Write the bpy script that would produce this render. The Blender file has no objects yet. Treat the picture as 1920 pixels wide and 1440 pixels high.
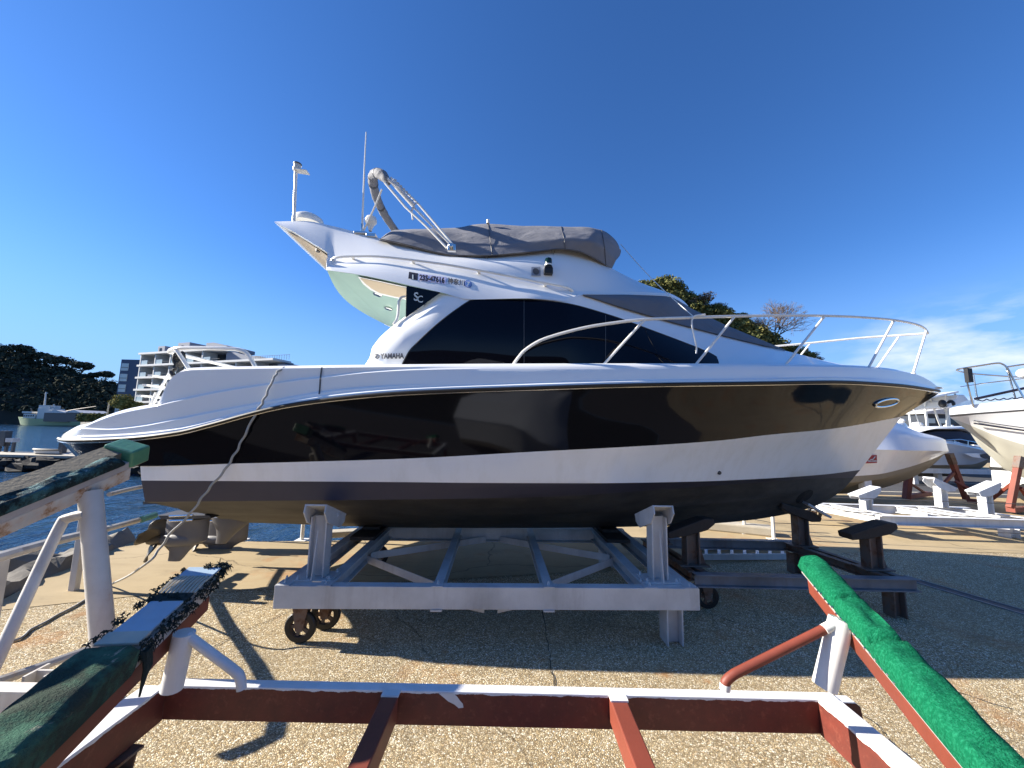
import bpy, bmesh, math, random
import numpy as np
from mathutils import Vector, Matrix, noise
random.seed(7)
SC = bpy.context.scene
COL = SC.collection

# ------------------------------------------------------------------ camera
F = 715.0                      # focal length in pixels of the 1920 px wide photograph
TILT, ROLL, CH = math.atan(.12), .022, 1.9
XA = Vector((1, 0, 0))
FW = Vector((0, math.cos(TILT), math.sin(TILT)))
U0 = Vector((0, -math.sin(TILT), math.cos(TILT)))
CR = XA*math.cos(ROLL) + U0*math.sin(ROLL)
CU = -XA*math.sin(ROLL) + U0*math.cos(ROLL)
CAM = Vector((0, 0, CH))
cd = bpy.data.cameras.new('camera')
cam = bpy.data.objects.new('camera', cd)
COL.objects.link(cam)
m = Matrix.Identity(4)
for i in range(3):
    m[i][0], m[i][1], m[i][2], m[i][3] = CR[i], CU[i], -FW[i], CAM[i]
cam.matrix_world = m
cd.sensor_width = 36
cd.lens = 36*F/1920
cd.clip_start, cd.clip_end = .05, 5000
SC.camera = cam

# ------------------------------------------------------------------ light
SUN_EL, SUN_AZ = math.radians(26.5), math.radians(-84.8)   # azimuth from +Y, clockwise positive
sdir = Vector((math.sin(SUN_AZ)*math.cos(SUN_EL), math.cos(SUN_AZ)*math.cos(SUN_EL), math.sin(SUN_EL)))
sl = bpy.data.lights.new('sun', 'SUN')
sl.energy, sl.angle, sl.color = 5.0, math.radians(.5), (1, .93, .82)
so = bpy.data.objects.new('sun', sl)
COL.objects.link(so)
so.rotation_euler = (-sdir).to_track_quat('-Z', 'Y').to_euler()
so.location = (0, 0, 30)
wd = bpy.data.worlds.new('World')
SC.world = wd
wd.use_nodes = True
nt = wd.node_tree
nt.nodes.clear()
out = nt.nodes.new('ShaderNodeOutputWorld')
bg = nt.nodes.new('ShaderNodeBackground')
sky = nt.nodes.new('ShaderNodeTexSky')
sky.sky_type = 'NISHITA'
sky.sun_disc = False
sky.sun_elevation, sky.sun_rotation = SUN_EL, SUN_AZ
sky.altitude, sky.air_density, sky.dust_density, sky.ozone_density = 0, 1.0, 0.1, 3.0
hs = nt.nodes.new('ShaderNodeHueSaturation')
hs.inputs['Saturation'].default_value = 1.10
nt.links.new(sky.outputs[0], hs.inputs['Color'])
tn = nt.nodes.new('ShaderNodeMixRGB'); tn.blend_type = 'MULTIPLY'; tn.inputs[0].default_value = 1
nt.links.new(hs.outputs[0], tn.inputs[1]); tn.inputs[2].default_value = (.43, .645, .93, 1)
# thin wisps of real cloud in the sky, laid out by direction
tc = nt.nodes.new('ShaderNodeTexCoord')
mp = nt.nodes.new('ShaderNodeMapping')
mp.inputs['Scale'].default_value = (3.6, 3.6, 11)
mp.inputs['Rotation'].default_value = (.25, .1, .3)
nt.links.new(tc.outputs['Generated'], mp.inputs['Vector'])
nz = nt.nodes.new('ShaderNodeTexNoise')
nz.inputs['Scale'].default_value, nz.inputs['Detail'].default_value, nz.inputs['Roughness'].default_value = 1.7, 9, .55
nt.links.new(mp.outputs[0], nz.inputs['Vector'])
cr = nt.nodes.new('ShaderNodeValToRGB')
cr.color_ramp.elements[0].position, cr.color_ramp.elements[1].position = .43, .72
nt.links.new(nz.outputs['Fac'], cr.inputs[0])
dot = nt.nodes.new('ShaderNodeVectorMath'); dot.operation = 'DOT_PRODUCT'
nt.links.new(tc.outputs['Generated'], dot.inputs[0])
cdir = Vector((.80, .62, .085)).normalized()
dot.inputs[1].default_value = cdir
mr = nt.nodes.new('ShaderNodeMapRange')
mr.inputs[1].default_value, mr.inputs[2].default_value = .972, .996
nt.links.new(dot.outputs['Value'], mr.inputs[0])
mu = nt.nodes.new('ShaderNodeMath'); mu.operation = 'MULTIPLY'
lz = nt.nodes.new('ShaderNodeMapRange'); lz.interpolation_type = 'SMOOTHSTEP'
lz.inputs[1].default_value, lz.inputs[2].default_value, lz.inputs[3].default_value, lz.inputs[4].default_value = .17, .27, 1, 0
sz2 = nt.nodes.new('ShaderNodeSeparateXYZ'); nt.links.new(tc.outputs['Generated'], sz2.inputs[0]); nt.links.new(sz2.outputs[2], lz.inputs[0])
m2 = nt.nodes.new('ShaderNodeMath'); m2.operation = 'MULTIPLY'
nt.links.new(mr.outputs[0], m2.inputs[0]); nt.links.new(lz.outputs[0], m2.inputs[1])
nt.links.new(cr.outputs[0], mu.inputs[0]); nt.links.new(m2.outputs[0], mu.inputs[1])
mx = nt.nodes.new('ShaderNodeMixRGB')
# the pale blue band of clear winter air above the horizon
sz = nt.nodes.new('ShaderNodeSeparateXYZ'); nt.links.new(tc.outputs['Generated'], sz.inputs[0])
hz = nt.nodes.new('ShaderNodeMapRange'); hz.interpolation_type = 'SMOOTHERSTEP'
hz.inputs[1].default_value, hz.inputs[2].default_value, hz.inputs[3].default_value, hz.inputs[4].default_value = -.05, .42, .93, 0
nt.links.new(sz.outputs[2], hz.inputs[0])
hx = nt.nodes.new('ShaderNodeMixRGB'); nt.links.new(hz.outputs[0], hx.inputs[0]); nt.links.new(tn.outputs[0], hx.inputs[1])
hx.inputs[2].default_value = (1.55, 2.75, 5.0, 1)
nt.links.new(mu.outputs[0], mx.inputs[0]); nt.links.new(hx.outputs[0], mx.inputs[1])
mx.inputs[2].default_value = (5.3, 5.5, 5.8, 1)
nt.links.new(mx.outputs[0], bg.inputs[0])
bg.inputs[1].default_value = .085
nt.links.new(bg.outputs[0], out.inputs[0])
SC.view_settings.view_transform = 'Standard'
SC.view_settings.look = 'None'
SC.view_settings.exposure = 1.32
SC.view_settings.gamma = 1.0

# ------------------------------------------------------------------ pixel helpers (photo pixel + a real distance -> point)
def ray(px, py): return FW + CR*((px-960)/F) + CU*((720-py)/F)
def PY(px, py, Y):
    d = ray(px, py); return CAM + d*(Y/d.y)
def PZ(px, py, z):
    d = ray(px, py); return CAM + d*((z-CH)/d.z)
YAW = math.radians(2.2)
EX = Vector((math.cos(YAW), math.sin(YAW), 0))
EY = Vector((-math.sin(YAW), math.cos(YAW), 0))
EZ = Vector((0, 0, 1))
D, CL = 3.8, 1.75              # distance to the boat's near side, half beam
BO = Vector((0, D, 0))
def BP(px, py, y):
    d = ray(px, py); return CAM + d*(((BO-CAM).dot(EY)+y)/d.dot(EY))
def LO(p): q = p-BO; return Vector((q.dot(EX), q.dot(EY), q.z))
def WO(x, y, z): return BO + EX*x + EY*y + EZ*z
def mir(p): return p + EY*(2*(CL-(p-BO).dot(EY)))

def pch(xs, ys):
    xs = np.array(xs, float); ys = np.array(ys, float)
    h = np.diff(xs); d = np.diff(ys)/h
    n = len(xs); mm = np.zeros(n)
    mm[0], mm[-1] = d[0], d[-1]
    for i in range(1, n-1):
        if d[i-1]*d[i] > 0:
            w1, w2 = 2*h[i]+h[i-1], h[i]+2*h[i-1]
            mm[i] = (w1+w2)/(w1/d[i-1]+w2/d[i])
    def f(x):
        x = min(max(x, xs[0]), xs[-1])
        i = min(max(int(np.searchsorted(xs, x))-1, 0), n-2)
        t = (x-xs[i])/h[i]
        return float((2*t**3-3*t*t+1)*ys[i]+(t**3-2*t*t+t)*h[i]*mm[i]+(-2*t**3+3*t*t)*ys[i+1]+(t**3-t*t)*h[i]*mm[i+1])
    return f

def fill(pts):                 # carry the last y along when a tuple has only two entries
    o = []; y = 0
    for p in pts:
        if len(p) > 2: y = p[2]
        o.append((p[0], p[1], y))
    return o
class Line:
    def __init__(s, pts):
        s.p = fill(pts); xs = [p[0] for p in s.p]
        s.a, s.b = xs[0], xs[-1]
        s.py = pch(xs, [p[1] for p in s.p]); s.y = pch(xs, [p[2] for p in s.p])
    def at(s, px, dy=0, din=0): return BP(px, s.py(px)+dy, s.y(px)+din)
    def row(s, us, dy=0, din=0): return [s.at(s.a+(s.b-s.a)*u, dy, din) for u in us]

# ------------------------------------------------------------------ mesh helpers
class MB:
    def __init__(s): s.v = []; s.f = []; s.mi = []; s.sm = []
    def add(s, vs, fs, mi=0, smooth=False):
        o = len(s.v); s.v += [Vector(v) for v in vs]
        for f in fs: s.f.append([i+o for i in f]); s.mi.append(mi); s.sm.append(smooth)
        return s
    def box(s, c, size, ax=None, mi=0):
        ax = ax or (Vector((1,0,0)), Vector((0,1,0)), Vector((0,0,1)))
        c = Vector(c); h = [k/2 for k in size]
        vs = [c+ax[0]*(h[0]*i)+ax[1]*(h[1]*j)+ax[2]*(h[2]*k) for i in (-1,1) for j in (-1,1) for k in (-1,1)]
        return s.add(vs, [(0,1,3,2),(4,6,7,5),(0,4,5,1),(2,3,7,6),(0,2,6,4),(1,5,7,3)], mi)
    def frame(s, p0, p1, up):
        p0, p1 = Vector(p0), Vector(p1); d = (p1-p0); L = d.length; d = d/L
        up = Vector(up); sd = d.cross(up)
        if sd.length < 1e-4: sd = d.cross(Vector((1,0,0)))
        sd.normalize(); u = sd.cross(d).normalized()
        return (p0+p1)/2, L, d, sd, u
    def beam(s, p0, p1, w, h, up=(0,0,1), mi=0):
        c, L, d, sd, u = s.frame(p0, p1, up)
        return s.box(c, (L, w, h), (d, sd, u), mi)
    def hbeam(s, p0, p1, w, h, up=(0,0,1), tw=.012, tf=.014, mi=0):
        c, L, d, sd, u = s.frame(p0, p1, up)
        s.box(c+u*(h/2-tf/2), (L, w, tf), (d, sd, u), mi)
        s.box(c-u*(h/2-tf/2), (L, w, tf), (d, sd, u), mi)
        return s.box(c, (L-.002, tw, h-2*tf), (d, sd, u), mi)
    def tube(s, path, r, n=8, mi=0, caps=True, smooth=True):
        P = [Vector(p) for p in path]; N = len(P)
        rs = r if isinstance(r, (list, tuple)) else [r]*N
        vs = []; nrm = None
        for i in range(N):
            t = (P[min(i+1, N-1)]-P[max(i-1, 0)]).normalized()
            if nrm is None:
                nrm = t.cross(Vector((0,0,1)))
                if nrm.length < 1e-3: nrm = t.cross(Vector((1,0,0)))
            nrm = (nrm - t*nrm.dot(t)).normalized(); b = t.cross(nrm)
            for k in range(n):
                a = 2*math.pi*k/n
                vs.append(P[i]+(nrm*math.cos(a)+b*math.sin(a))*rs[i])
        fs = [(i*n+k, i*n+(k+1) % n, (i+1)*n+(k+1) % n, (i+1)*n+k) for i in range(N-1) for k in range(n)]
        s.add(vs, fs, mi, smooth)
        if caps:
            o = len(s.v)-len(vs)
            s.f += [[o+k for k in range(n)][::-1], [o+(N-1)*n+k for k in range(n)]]; s.mi += [mi, mi]; s.sm += [False, False]
        return s
    def lathe(s, prof, o, axis=(0,0,1), n=20, mi=0, smooth=True):
        o = Vector(o); ax = Vector(axis).normalized(); a = ax.cross(Vector((1,0,0)))
        if a.length < .1: a = ax.cross(Vector((0,1,0)))
        a.normalize(); b = ax.cross(a); vs = []
        for (r, z) in prof:
            for k in range(n):
                t = 2*math.pi*k/n; vs.append(o+ax*z+(a*math.cos(t)+b*math.sin(t))*max(r, 1e-4))
        fs = [(i*n+k, i*n+(k+1) % n, (i+1)*n+(k+1) % n, (i+1)*n+k) for i in range(len(prof)-1) for k in range(n)]
        return s.add(vs, fs, mi, smooth)
    def loft(s, rows, mi=0, smooth=True, sub=0):
        if sub:
            R = []
            for a, b in zip(rows, rows[1:]):
                for q in range(sub): R.append([p.lerp(w, q/sub) for p, w in zip(a, b)])
            R.append(rows[-1]); rows = R
        n = len(rows[0]); vs = [p for r in rows for p in r]
        fs = [(i*n+k, i*n+k+1, (i+1)*n+k+1, (i+1)*n+k) for i in range(len(rows)-1) for k in range(n-1)]
        return s.add(vs, fs, mi, smooth)
    def loft2(s, rows, mi=0, smooth=True, sub=0):      # port and starboard
        s.loft(rows, mi, smooth, sub)
        return s.loft([[mir(p) for p in r] for r in rows], mi, smooth, sub)
    def prism(s, outline, ext, mi=0):
        n = len(outline); e = Vector(ext); vs = [Vector(p) for p in outline]; vs += [p+e for p in vs]
        fs = [list(range(n))[::-1], [n+k for k in range(n)]] + [(k, (k+1) % n, n+(k+1) % n, n+k) for k in range(n)]
        return s.add(vs, fs, mi)
    def blob(s, c, r, mi=0, n=12, m=8, rough=0, seed=0, flat=None):
        c = Vector(c); r = r if hasattr(r, '__len__') else (r, r, r); vs = []; fs = []
        for j in range(m+1):
            th = math.pi*j/m
            for i in range(n):
                ph = 2*math.pi*i/n
                d = Vector((math.sin(th)*math.cos(ph), math.sin(th)*math.sin(ph), math.cos(th)))
                k = 1+rough*noise.noise(d*1.7+Vector((seed*7.1, seed*3.3, 0)))+rough*.5*noise.noise(d*4+Vector((seed*2.1, 0, 5)))
                vs.append(c+Vector((d.x*r[0], d.y*r[1], d.z*r[2]))*k)
        for j in range(m):
            for i in range(n): fs.append((j*n+i, j*n+(i+1) % n, (j+1)*n+(i+1) % n, (j+1)*n+i))
        return s.add(vs, fs, mi, rough < .15)
    def build(s, name, mats, parent=None, label=None, bevel=0, ang=40, merge=True, solid=0, kind=None):
        off = Vector((0,0,0)); q = parent
        while q: off += q.location; q = q.parent
        me = bpy.data.meshes.new(name)
        me.from_pydata([v-off for v in s.v], [], s.f)
        mats = mats if isinstance(mats, (list, tuple)) else [mats]
        for mm in mats: me.materials.append(mm)
        me.polygons.foreach_set('material_index', s.mi); me.polygons.foreach_set('use_smooth', s.sm)
        if merge:
            bm = bmesh.new(); bm.from_mesh(me)
            bmesh.ops.remove_doubles(bm, verts=bm.verts, dist=1e-5)
            bmesh.ops.recalc_face_normals(bm, faces=bm.faces)
            bm.to_mesh(me); bm.free()
        if any(s.sm): me.set_sharp_from_angle(angle=math.radians(ang))
        o = bpy.data.objects.new(name, me); COL.objects.link(o)
        if parent: o.parent = parent
        if label: o['label'] = label
        if kind: o['kind'] = kind
        if solid:
            md = o.modifiers.new('solid', 'SOLIDIFY'); md.thickness = solid; md.offset = 0
        if bevel:
            md = o.modifiers.new('bevel', 'BEVEL'); md.width = bevel; md.segments = 2; md.limit_method = 'ANGLE'; md.angle_limit = math.radians(40)
            md.harden_normals = False
        return o
def thing(name, label, cat, loc=(0,0,0), group=None):
    o = bpy.data.objects.new(name, None); COL.objects.link(o)
    o.location = loc; o.empty_display_size = .2
    o['label'] = label; o['category'] = cat
    if group: o['group'] = group
    return o
def tag(o, label, cat, group=None):
    o['label'] = label; o['category'] = cat
    if group: o['group'] = group
    return o
def structure(o): o['kind'] = 'structure'; return o
def dup(root, loc, rz=0, label=None, group=None, scale=None):
    r = root.copy(); COL.objects.link(r); r.location = loc; r.rotation_euler = (0, 0, rz)
    if scale: r.scale = scale if hasattr(scale, '__len__') else (scale,)*3
    if label: r['label'] = label
    if group: r['group'] = group
    for ch in list(root.children):
        c = ch.copy(); COL.objects.link(c); c.parent = r
        for g in list(ch.children):
            d = g.copy(); COL.objects.link(d); d.parent = c
    return r
def smoothpath(pts, n=6):
    P = [Vector(p) for p in pts]; o = []
    for i in range(len(P)-1):
        a = P[max(i-1, 0)]; b = P[i]; c = P[i+1]; d = P[min(i+2, len(P)-1)]
        for k in range(n):
            t = k/n
            o.append(.5*((2*b)+(c-a)*t+(2*a-5*b+4*c-d)*t*t+(3*b-a-3*c+d)*t**3))
    o.append(P[-1]); return o

# ------------------------------------------------------------------ materials
class NT:
    def __init__(s, name):
        s.m = bpy.data.materials.new(name); s.m.use_nodes = True; s.t = s.m.node_tree
        s.b = s.t.nodes['Principled BSDF']
        s.tc = s.t.nodes.new('ShaderNodeTexCoord')
    def n(s, typ, **kw):
        o = s.t.nodes.new(typ)
        for k, v in kw.items(): setattr(o, k, v)
        return o
    def l(s, a, b): s.t.links.new(a, b)
    def map(s, scale=(1,1,1), src='Object', rot=(0,0,0)):
        mp = s.n('ShaderNodeMapping'); mp.inputs['Scale'].default_value = scale; mp.inputs['Rotation'].default_value = rot
        s.l(s.tc.outputs[src], mp.inputs[0]); return mp.outputs[0]
    def noise(s, scale, detail=5, rough=.6, vec=None, dist=0):
        o = s.n('ShaderNodeTexNoise'); o.inputs['Scale'].default_value = scale; o.inputs['Detail'].default_value = detail
        o.inputs['Roughness'].default_value = rough; o.inputs['Distortion'].default_value = dist
        s.l(vec or s.tc.outputs['Object'], o.inputs['Vector']); return o.outputs['Fac']
    def ramp(s, src, a, b, ca=(0,0,0), cb=(1,1,1), interp='LINEAR'):
        r = s.n('ShaderNodeValToRGB'); r.color_ramp.interpolation = interp
        e = r.color_ramp.elements; e[0].position, e[1].position = a, b
        e[0].color, e[1].color = (*ca, 1), (*cb, 1)
        s.l(src, r.inputs[0]); return r.outputs[0]
    def mix(s, fac, a, b, mode='MIX'):
        o = s.n('ShaderNodeMixRGB', blend_type=mode)
        for sock, v in zip(o.inputs, (fac, a, b)):
            if isinstance(v, (int, float)): sock.default_value = v
            elif isinstance(v, tuple): sock.default_value = (*v, 1)
            else: s.l(v, sock)
        return o.outputs[0]
    def math(s, op, a, b=0.0):
        o = s.n('ShaderNodeMath', operation=op)
        for sock, v in zip(o.inputs, (a, b)):
            if isinstance(v, (int, float)): sock.default_value = v
            else: s.l(v, sock)
        return o.outputs[0]
    def bump(s, h, strength=.3, dist=.01):
        o = s.n('ShaderNodeBump'); o.inputs['Strength'].default_value = strength; o.inputs['Distance'].default_value = dist
        s.l(h, o.inputs['Height']); s.l(o.outputs[0], s.b.inputs['Normal']); return o
    def set(s, **kw):
        for k, v in kw.items():
            k = {'col': 'Base Color', 'rough': 'Roughness', 'metal': 'Metallic', 'coat': 'Coat Weight', 'spec': 'Specular IOR Level', 'ior': 'IOR', 'alpha': 'Alpha', 'trans': 'Transmission Weight', 'coatr': 'Coat Roughness'}[k]
            if isinstance(v, tuple): v = (*v, 1)
            if isinstance(v, (int, float)) or isinstance(v, tuple): s.b.inputs[k].default_value = v
            else: s.l(v, s.b.inputs[k])
        return s
def plain(name, col, rough=.5, metal=0, var=.12, scale=3, bump=0, bscale=40, coat=0, spec=.5):
    t = NT(name); c2 = tuple(k*(1-var) for k in col)
    t.set(col=t.mix(t.noise(scale, 6), col, c2), metal=metal, coat=coat, spec=spec)
    t.set(rough=t.math('MULTIPLY_ADD', t.noise(scale*2.3, 4), .25*rough))
    t.t.nodes[-1].inputs[2].default_value = rough*.87
    if bump: t.bump(t.noise(bscale, 4), bump, .01)
    return t.m
def painted(name, col, rust=.5, rcol=(.20,.07,.02), dark=(.05,.03,.02), rough=.55, rs=6, grime=.2, chips=None, chipcol=None, bump=.15):
    """brush-painted steel; rust 0..1 sets how much of it has gone brown, chips shows another coat"""
    t = NT(name)
    base = t.mix(t.ramp(t.noise(2.5, 7), .35, .75), col, tuple(k*(1-grime) for k in col))
    st = t.noise(1, 6, .65, t.map((9, 9, 1.3)))
    base = t.mix(t.math('MULTIPLY', t.ramp(st, .5, .8), grime), base, tuple(k*.6 for k in rcol))
    n1 = t.noise(rs, 9, .7)
    if chips:
        base = t.mix(t.ramp(t.noise(9, 8, .75), 1-chips, 1-chips+.02), base, chipcol)
    rm = t.ramp(n1, 1-rust*.62, 1-rust*.62+.07)
    rc = t.mix(t.noise(28, 6), rcol, dark)
    halo = t.ramp(n1, 1-rust*.62-.08, 1-rust*.62+.03)
    base = t.mix(t.math('MULTIPLY', halo, .35), base, tuple(k*1.6 for k in rcol))
    t.set(col=t.mix(rm, base, rc), rough=rough)
    t.bump(t.noise(35, 6, .7), bump, .006)
    return t.m
M = {}
M['white'] = plain('white_gelcoat', (.88,.88,.86), .22, coat=.25, var=.05, scale=1.2)
t = NT('hull_white'); g_ = t.noise(1, 7, .65, t.map((7,7,.9)))
t.set(col=t.mix(t.math('MULTIPLY', t.ramp(g_, .48, .75), .35), (.87,.87,.87), (.68,.66,.60)), coat=.3, rough=t.ramp(t.noise(3, 6), .2, .9, (.12,)*3, (.30,)*3)); M['hullwhite'] = t.m
M['black'] = plain('hull_black', (.0055,.0045,.006), .045, coat=0, var=.3, scale=2, spec=.32)
M['band'] = plain('boot_band', (.050,.046,.068), .5, var=.25, scale=4)
t = NT('bottom_paint')
t.set(col=t.mix(t.ramp(t.noise(2.2, 9, .7, t.map((1,1,2.5))), .4, .7), (.034,.032,.031), (.078,.073,.067)), rough=.62)
t.bump(t.noise(30, 6), .12, .01); M['bottom'] = t.m
M['glass'] = plain('tinted_glass', (.0025,.003,.007), .03, var=.1, scale=1, spec=.22)
M['rubber'] = plain('black_rubber', (.012,.012,.013), .5)
M['steel'] = plain('polished_steel', (.72,.71,.68), .18, metal=1, var=.1)
M['rail'] = plain('white_rail', (.82,.80,.74), .28, var=.06)
M['dkmetal'] = plain('dark_metal', (.09,.088,.09), .5, metal=.3)
M['drive'] = plain('drive_grey', (.16,.155,.16), .45, var=.35, scale=9, bump=.1)
M['bronze'] = plain('bronze_blade', (.20,.17,.125), .42, metal=.5, var=.5, scale=11, bump=.15)
M['mint'] = plain('mint_gelcoat', (.36,.50,.43), .18, var=.15)
M['tan'] = plain('tan_vinyl', (.46,.37,.26), .6, var=.1)
def cloth(name, col, fold=.5, weave=260):
    t = NT(name)
    n = t.noise(3.2, 4, .5, t.map((1,1,2.2)), .6)
    t.set(col=t.mix(t.noise(2, 7), col, tuple(k*.78 for k in col)), rough=.85)
    h = t.math('ADD', n, t.math('MULTIPLY', t.noise(weave, 2), .04)); t.bump(h, fold, .12); return t.m
M['canvas'] = cloth('grey_canvas', (.205,.205,.225), .22)
M['bag'] = cloth('bimini_canvas', (.24,.24,.25), .5)
M['mesh'] = cloth('grey_screen_mesh', (.16,.165,.185), .25)
M['ink'] = plain('ink', (.012,.013,.03), .5)
M['greyink'] = plain('grey_letter', (.09,.09,.10), .4)
M['plate'] = plain('plate_lavender', (.52,.52,.72), .5, var=.03)
M['stickerblue'] = plain('sticker_blue', (.12,.25,.55), .5)
M['pale'] = plain('pale_print', (.62,.68,.66), .5)
M['lamp'] = plain('green_lens', (.004,.02,.012), .08)
M['rope'] = plain('grey_rope', (.42,.41,.37), .8, var=.35, scale=60, bump=.5, bscale=90)
# ================================================================== the motor yacht
boat = thing('motor_yacht', 'large white and black flybridge motor yacht standing on a grey wheeled cradle', 'yacht', BO)
US = sorted(set([.5-.5*math.cos(math.pi*i/80) for i in range(81)] + [.10+.05*i/14 for i in range(15)]))
sheer = Line([(113,824,.34),(118,826,.24),(126,827,.16),(150,827,.1),(233,824,.04),(333,813,0),(400,797,0),(473,777,0),(533,763,0),(640,748,0),(760,738,0),(1000,729,0),(1200,723,.05),(1440,719.5,.3),(1560,717.5,.58),(1676,723,1.05),(1745,732,1.58),(1760,735,1.75)])
bw = Line([(147,861,0.24),(160,864,0.15),(200,869,0.09),(263,874,0.05),(450,869,0.04),(567,866,0.034),(760,860,0.024),(1000,847,0.012),(1200,836.5,0.09),(1350,826,0.31),(1440,815.5,0.5),(1560,804,0.92),(1640,791,1.38),(1691,781,1.75)])
bw2 = Line([(263,874,.07)]+[p for p in bw.p if p[0] > 300])
wg = Line([(265,901,.10),(760,904,.10),(900,905.5,.11),(1100,906,.18),(1300,903,.5),(1440,897,.92),(1551,889,1.42),(1613,881,1.75)])
chine = Line([(272,941,.17),(560,938.5,.16),(760,936.5,.17),(1015,932,.26),(1280,915,.62),(1440,903.5,1.05),(1540,897,1.42),(1600,896,1.75)])
keel = Line([(464,980,1.75),(560,983),(650,986.5),(780,989.5),(1000,990),(1250,986),(1370,979),(1480,963),(1540,944),(1579,919),(1600,897)])
h = MB()
# topsides: a slightly hollow flare towards the bow
def flare(a, b, us, amt, n=6):
    R = []
    for q in range(n+1):
        t = q/n
        R.append([p.lerp(w, t) + EY*(amt*math.sin(math.pi*t)*max(0, min(1, (u-.5)*3))*min(1, (1-u)*8)) for p, w, u in zip(a, b, us)])
    return R
r0, r1 = sheer.row(US, 3), bw.row(US)
TOPS = flare(r0, r1, US, .035)
h.loft2(TOPS, 0)
h.loft([[TOPS[q][0] for q in range(7)], [mir(TOPS[q][0]) for q in range(7)]], 0, False)
UB = [u for u in US if bw.a+(bw.b-bw.a)*u < 300]
h.loft([bw.row(UB), [mir(p) for p in bw.row(UB)]], 0, False)
r2, r3 = bw2.row(US), wg.row(US)
h.loft2(flare(r2, r3, US, .03), 1)
r4 = chine.row(US); h.loft2([r3, r4], 2, sub=3)
r5 = keel.row(US)
bot = []
for q in range(13):
    t = q/12; row = []
    for a, b, u in zip(r4, r5, US):
        p = a.lerp(b, t)
        k = (1 if abs(t-.33) < .05 or abs(t-.66) < .05 else 0)*min(1, (1-u)*6)*(.6+.4*u)
        row.append(p - EZ*(.035*k) - EZ*(.05*math.sin(math.pi*t)*u*(1-u)*2))
    bot.append(row)
h.loft2(bot, 3)
tr = [r2[0], r3[0], r4[0], r5[0], mir(r4[0]), mir(r3[0]), mir(r2[0])]
h.add(tr, [(0,1,5,6), (1,2,4,5), (2,3,4)], 1)
for q in (len(h.mi)-2, len(h.mi)-1): h.mi[q] = 2
hull = h.build('hull', [M['black'], M['hullwhite'], M['band'], M['bottom']], boat, ang=28)
from mathutils.bvhtree import BVHTree
HB_ = BVHTree.FromPolygons(h.v, h.f)
def onhull(px, py, d=.004):
    r = ray(px, py).normalized(); loc, nr_, ix, ds = HB_.ray_cast(CAM, r)
    if nr_.dot(r) > 0: nr_ = -nr_
    return loc+nr_*d, nr_
# trim tab at the foot of the transom, thruster tunnel, portlight, drain
MB().prism([BP(268,941,.25), BP(310,940,.25), BP(310,944,.25), BP(268,946,.25)], EY*.5).build('trim_tab', M['dkmetal'], boat)
def ring(c, ax, up, a, b, r, n=40):
    return [c+ax*(a*math.cos(2*math.pi*k/n))+up*(b*math.sin(2*math.pi*k/n)) for k in range(n+1)]
th_ = []
for k in range(28):
    t_ = k*2*math.pi/28; u_, v_ = 19*math.cos(t_), 9.5*math.sin(t_); th_.append(onhull(1508+u_*.83+v_*.45, 931-u_*.55+v_*.75, .003)[0])
cen = sum(th_, Vector())/28
MB().add(th_+[cen], [(k, (k+1) % 28, 28) for k in range(28)]).build('bow_thruster', plain('thruster_tunnel', (.004,.004,.005), .8), boat)
ptr = []
for k in range(41):
    t_ = k*2*math.pi/40; u_, v_ = 21.5*math.cos(t_), 6.2*math.sin(t_); ptr.append(onhull(1661+u_+v_*.1, 755-u_*.20+v_, .010)[0])
pl = MB().tube(ptr, .015, 8, caps=False).build('portlight', M['steel'], boat)
cen = sum(ptr[:-1], Vector())/40
MB().add(ptr[:-1]+[cen], [(k, (k+1) % 40, 40) for k in range(40)]).build('pane', M['glass'], pl)
q, nn_ = onhull(1348, 886, 0)
MB().lathe([(0,.02),(.018,.02),(.022,.01),(.022,-.02)], q, nn_, 16).build('drain_fitting', M['dkmetal'], boat)

# --- deck moulding (white, above the rub rail)
top = Line([(113,822,.36),(118,815,.32),(126,809.5,.29),(138,804,.27),(150,802,.26),(183,788,.25),(225,774,.24),(260,766.5,.23),(293,761,.22),(300,748,.20),(310,727,.19),(318,713,.185),(327,704,.18),(338,697.5,.175),(350,695,.17),(362,694,.165),(550,690.5,.15),(700,688.5,.14),(960,686.5,.14),(1200,686,.2),(1440,686.5,.46),(1560,688,.75),(1607,689,.88),(1662,693,1.1),(1718,702,1.4),(1745,715,1.62),(1762,729,1.75)])
lnB = Line([(113,822.5,.34),(118,818,.28),(126,812,.22),(138,806,.17),(150,804,.14),(200,806,.09),(256,801,.07),(331,787,.05),(406,772,.04),(481,758,.04),(556,744,.04),(604,736,.04),(694,727,.04),(787,721.5,.04),(1000,714,.04),(1200,710,.09),(1440,708,.34),(1560,707,.62),(1676,711,1.08),(1745,725,1.6),(1762,731,1.75)])
lnA = Line([(113,822.2,.35),(118,816,.31),(126,810.5,.28),(138,805,.25),(150,803,.23),(183,789.5,.22),(225,775.5,.20),(260,768,.18),(293,762,.15),(300,760,.145),(310,757.5,.14),(318,755.5,.135),(338,751,.13),(362,745.5,.12),(425,733,.10),(500,722,.09),(556,713.5,.09),(604,708.5,.09),(694,698.5,.09),(787,693.5,.1),(880,692,.1),(1000,692.5,.1),(1200,693,.16),(1440,694,.41),(1560,695,.7),(1676,702,1.1),(1745,720,1.61),(1762,730,1.75)])
for L_, dl in ((lnB, .008), (lnA, .030), (top, .055)):
    L_.y = (lambda d_: lambda px: min(CL, sheer.y(px)+d_*min(1, max(0, (1762-px)/60))))(dl)
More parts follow.
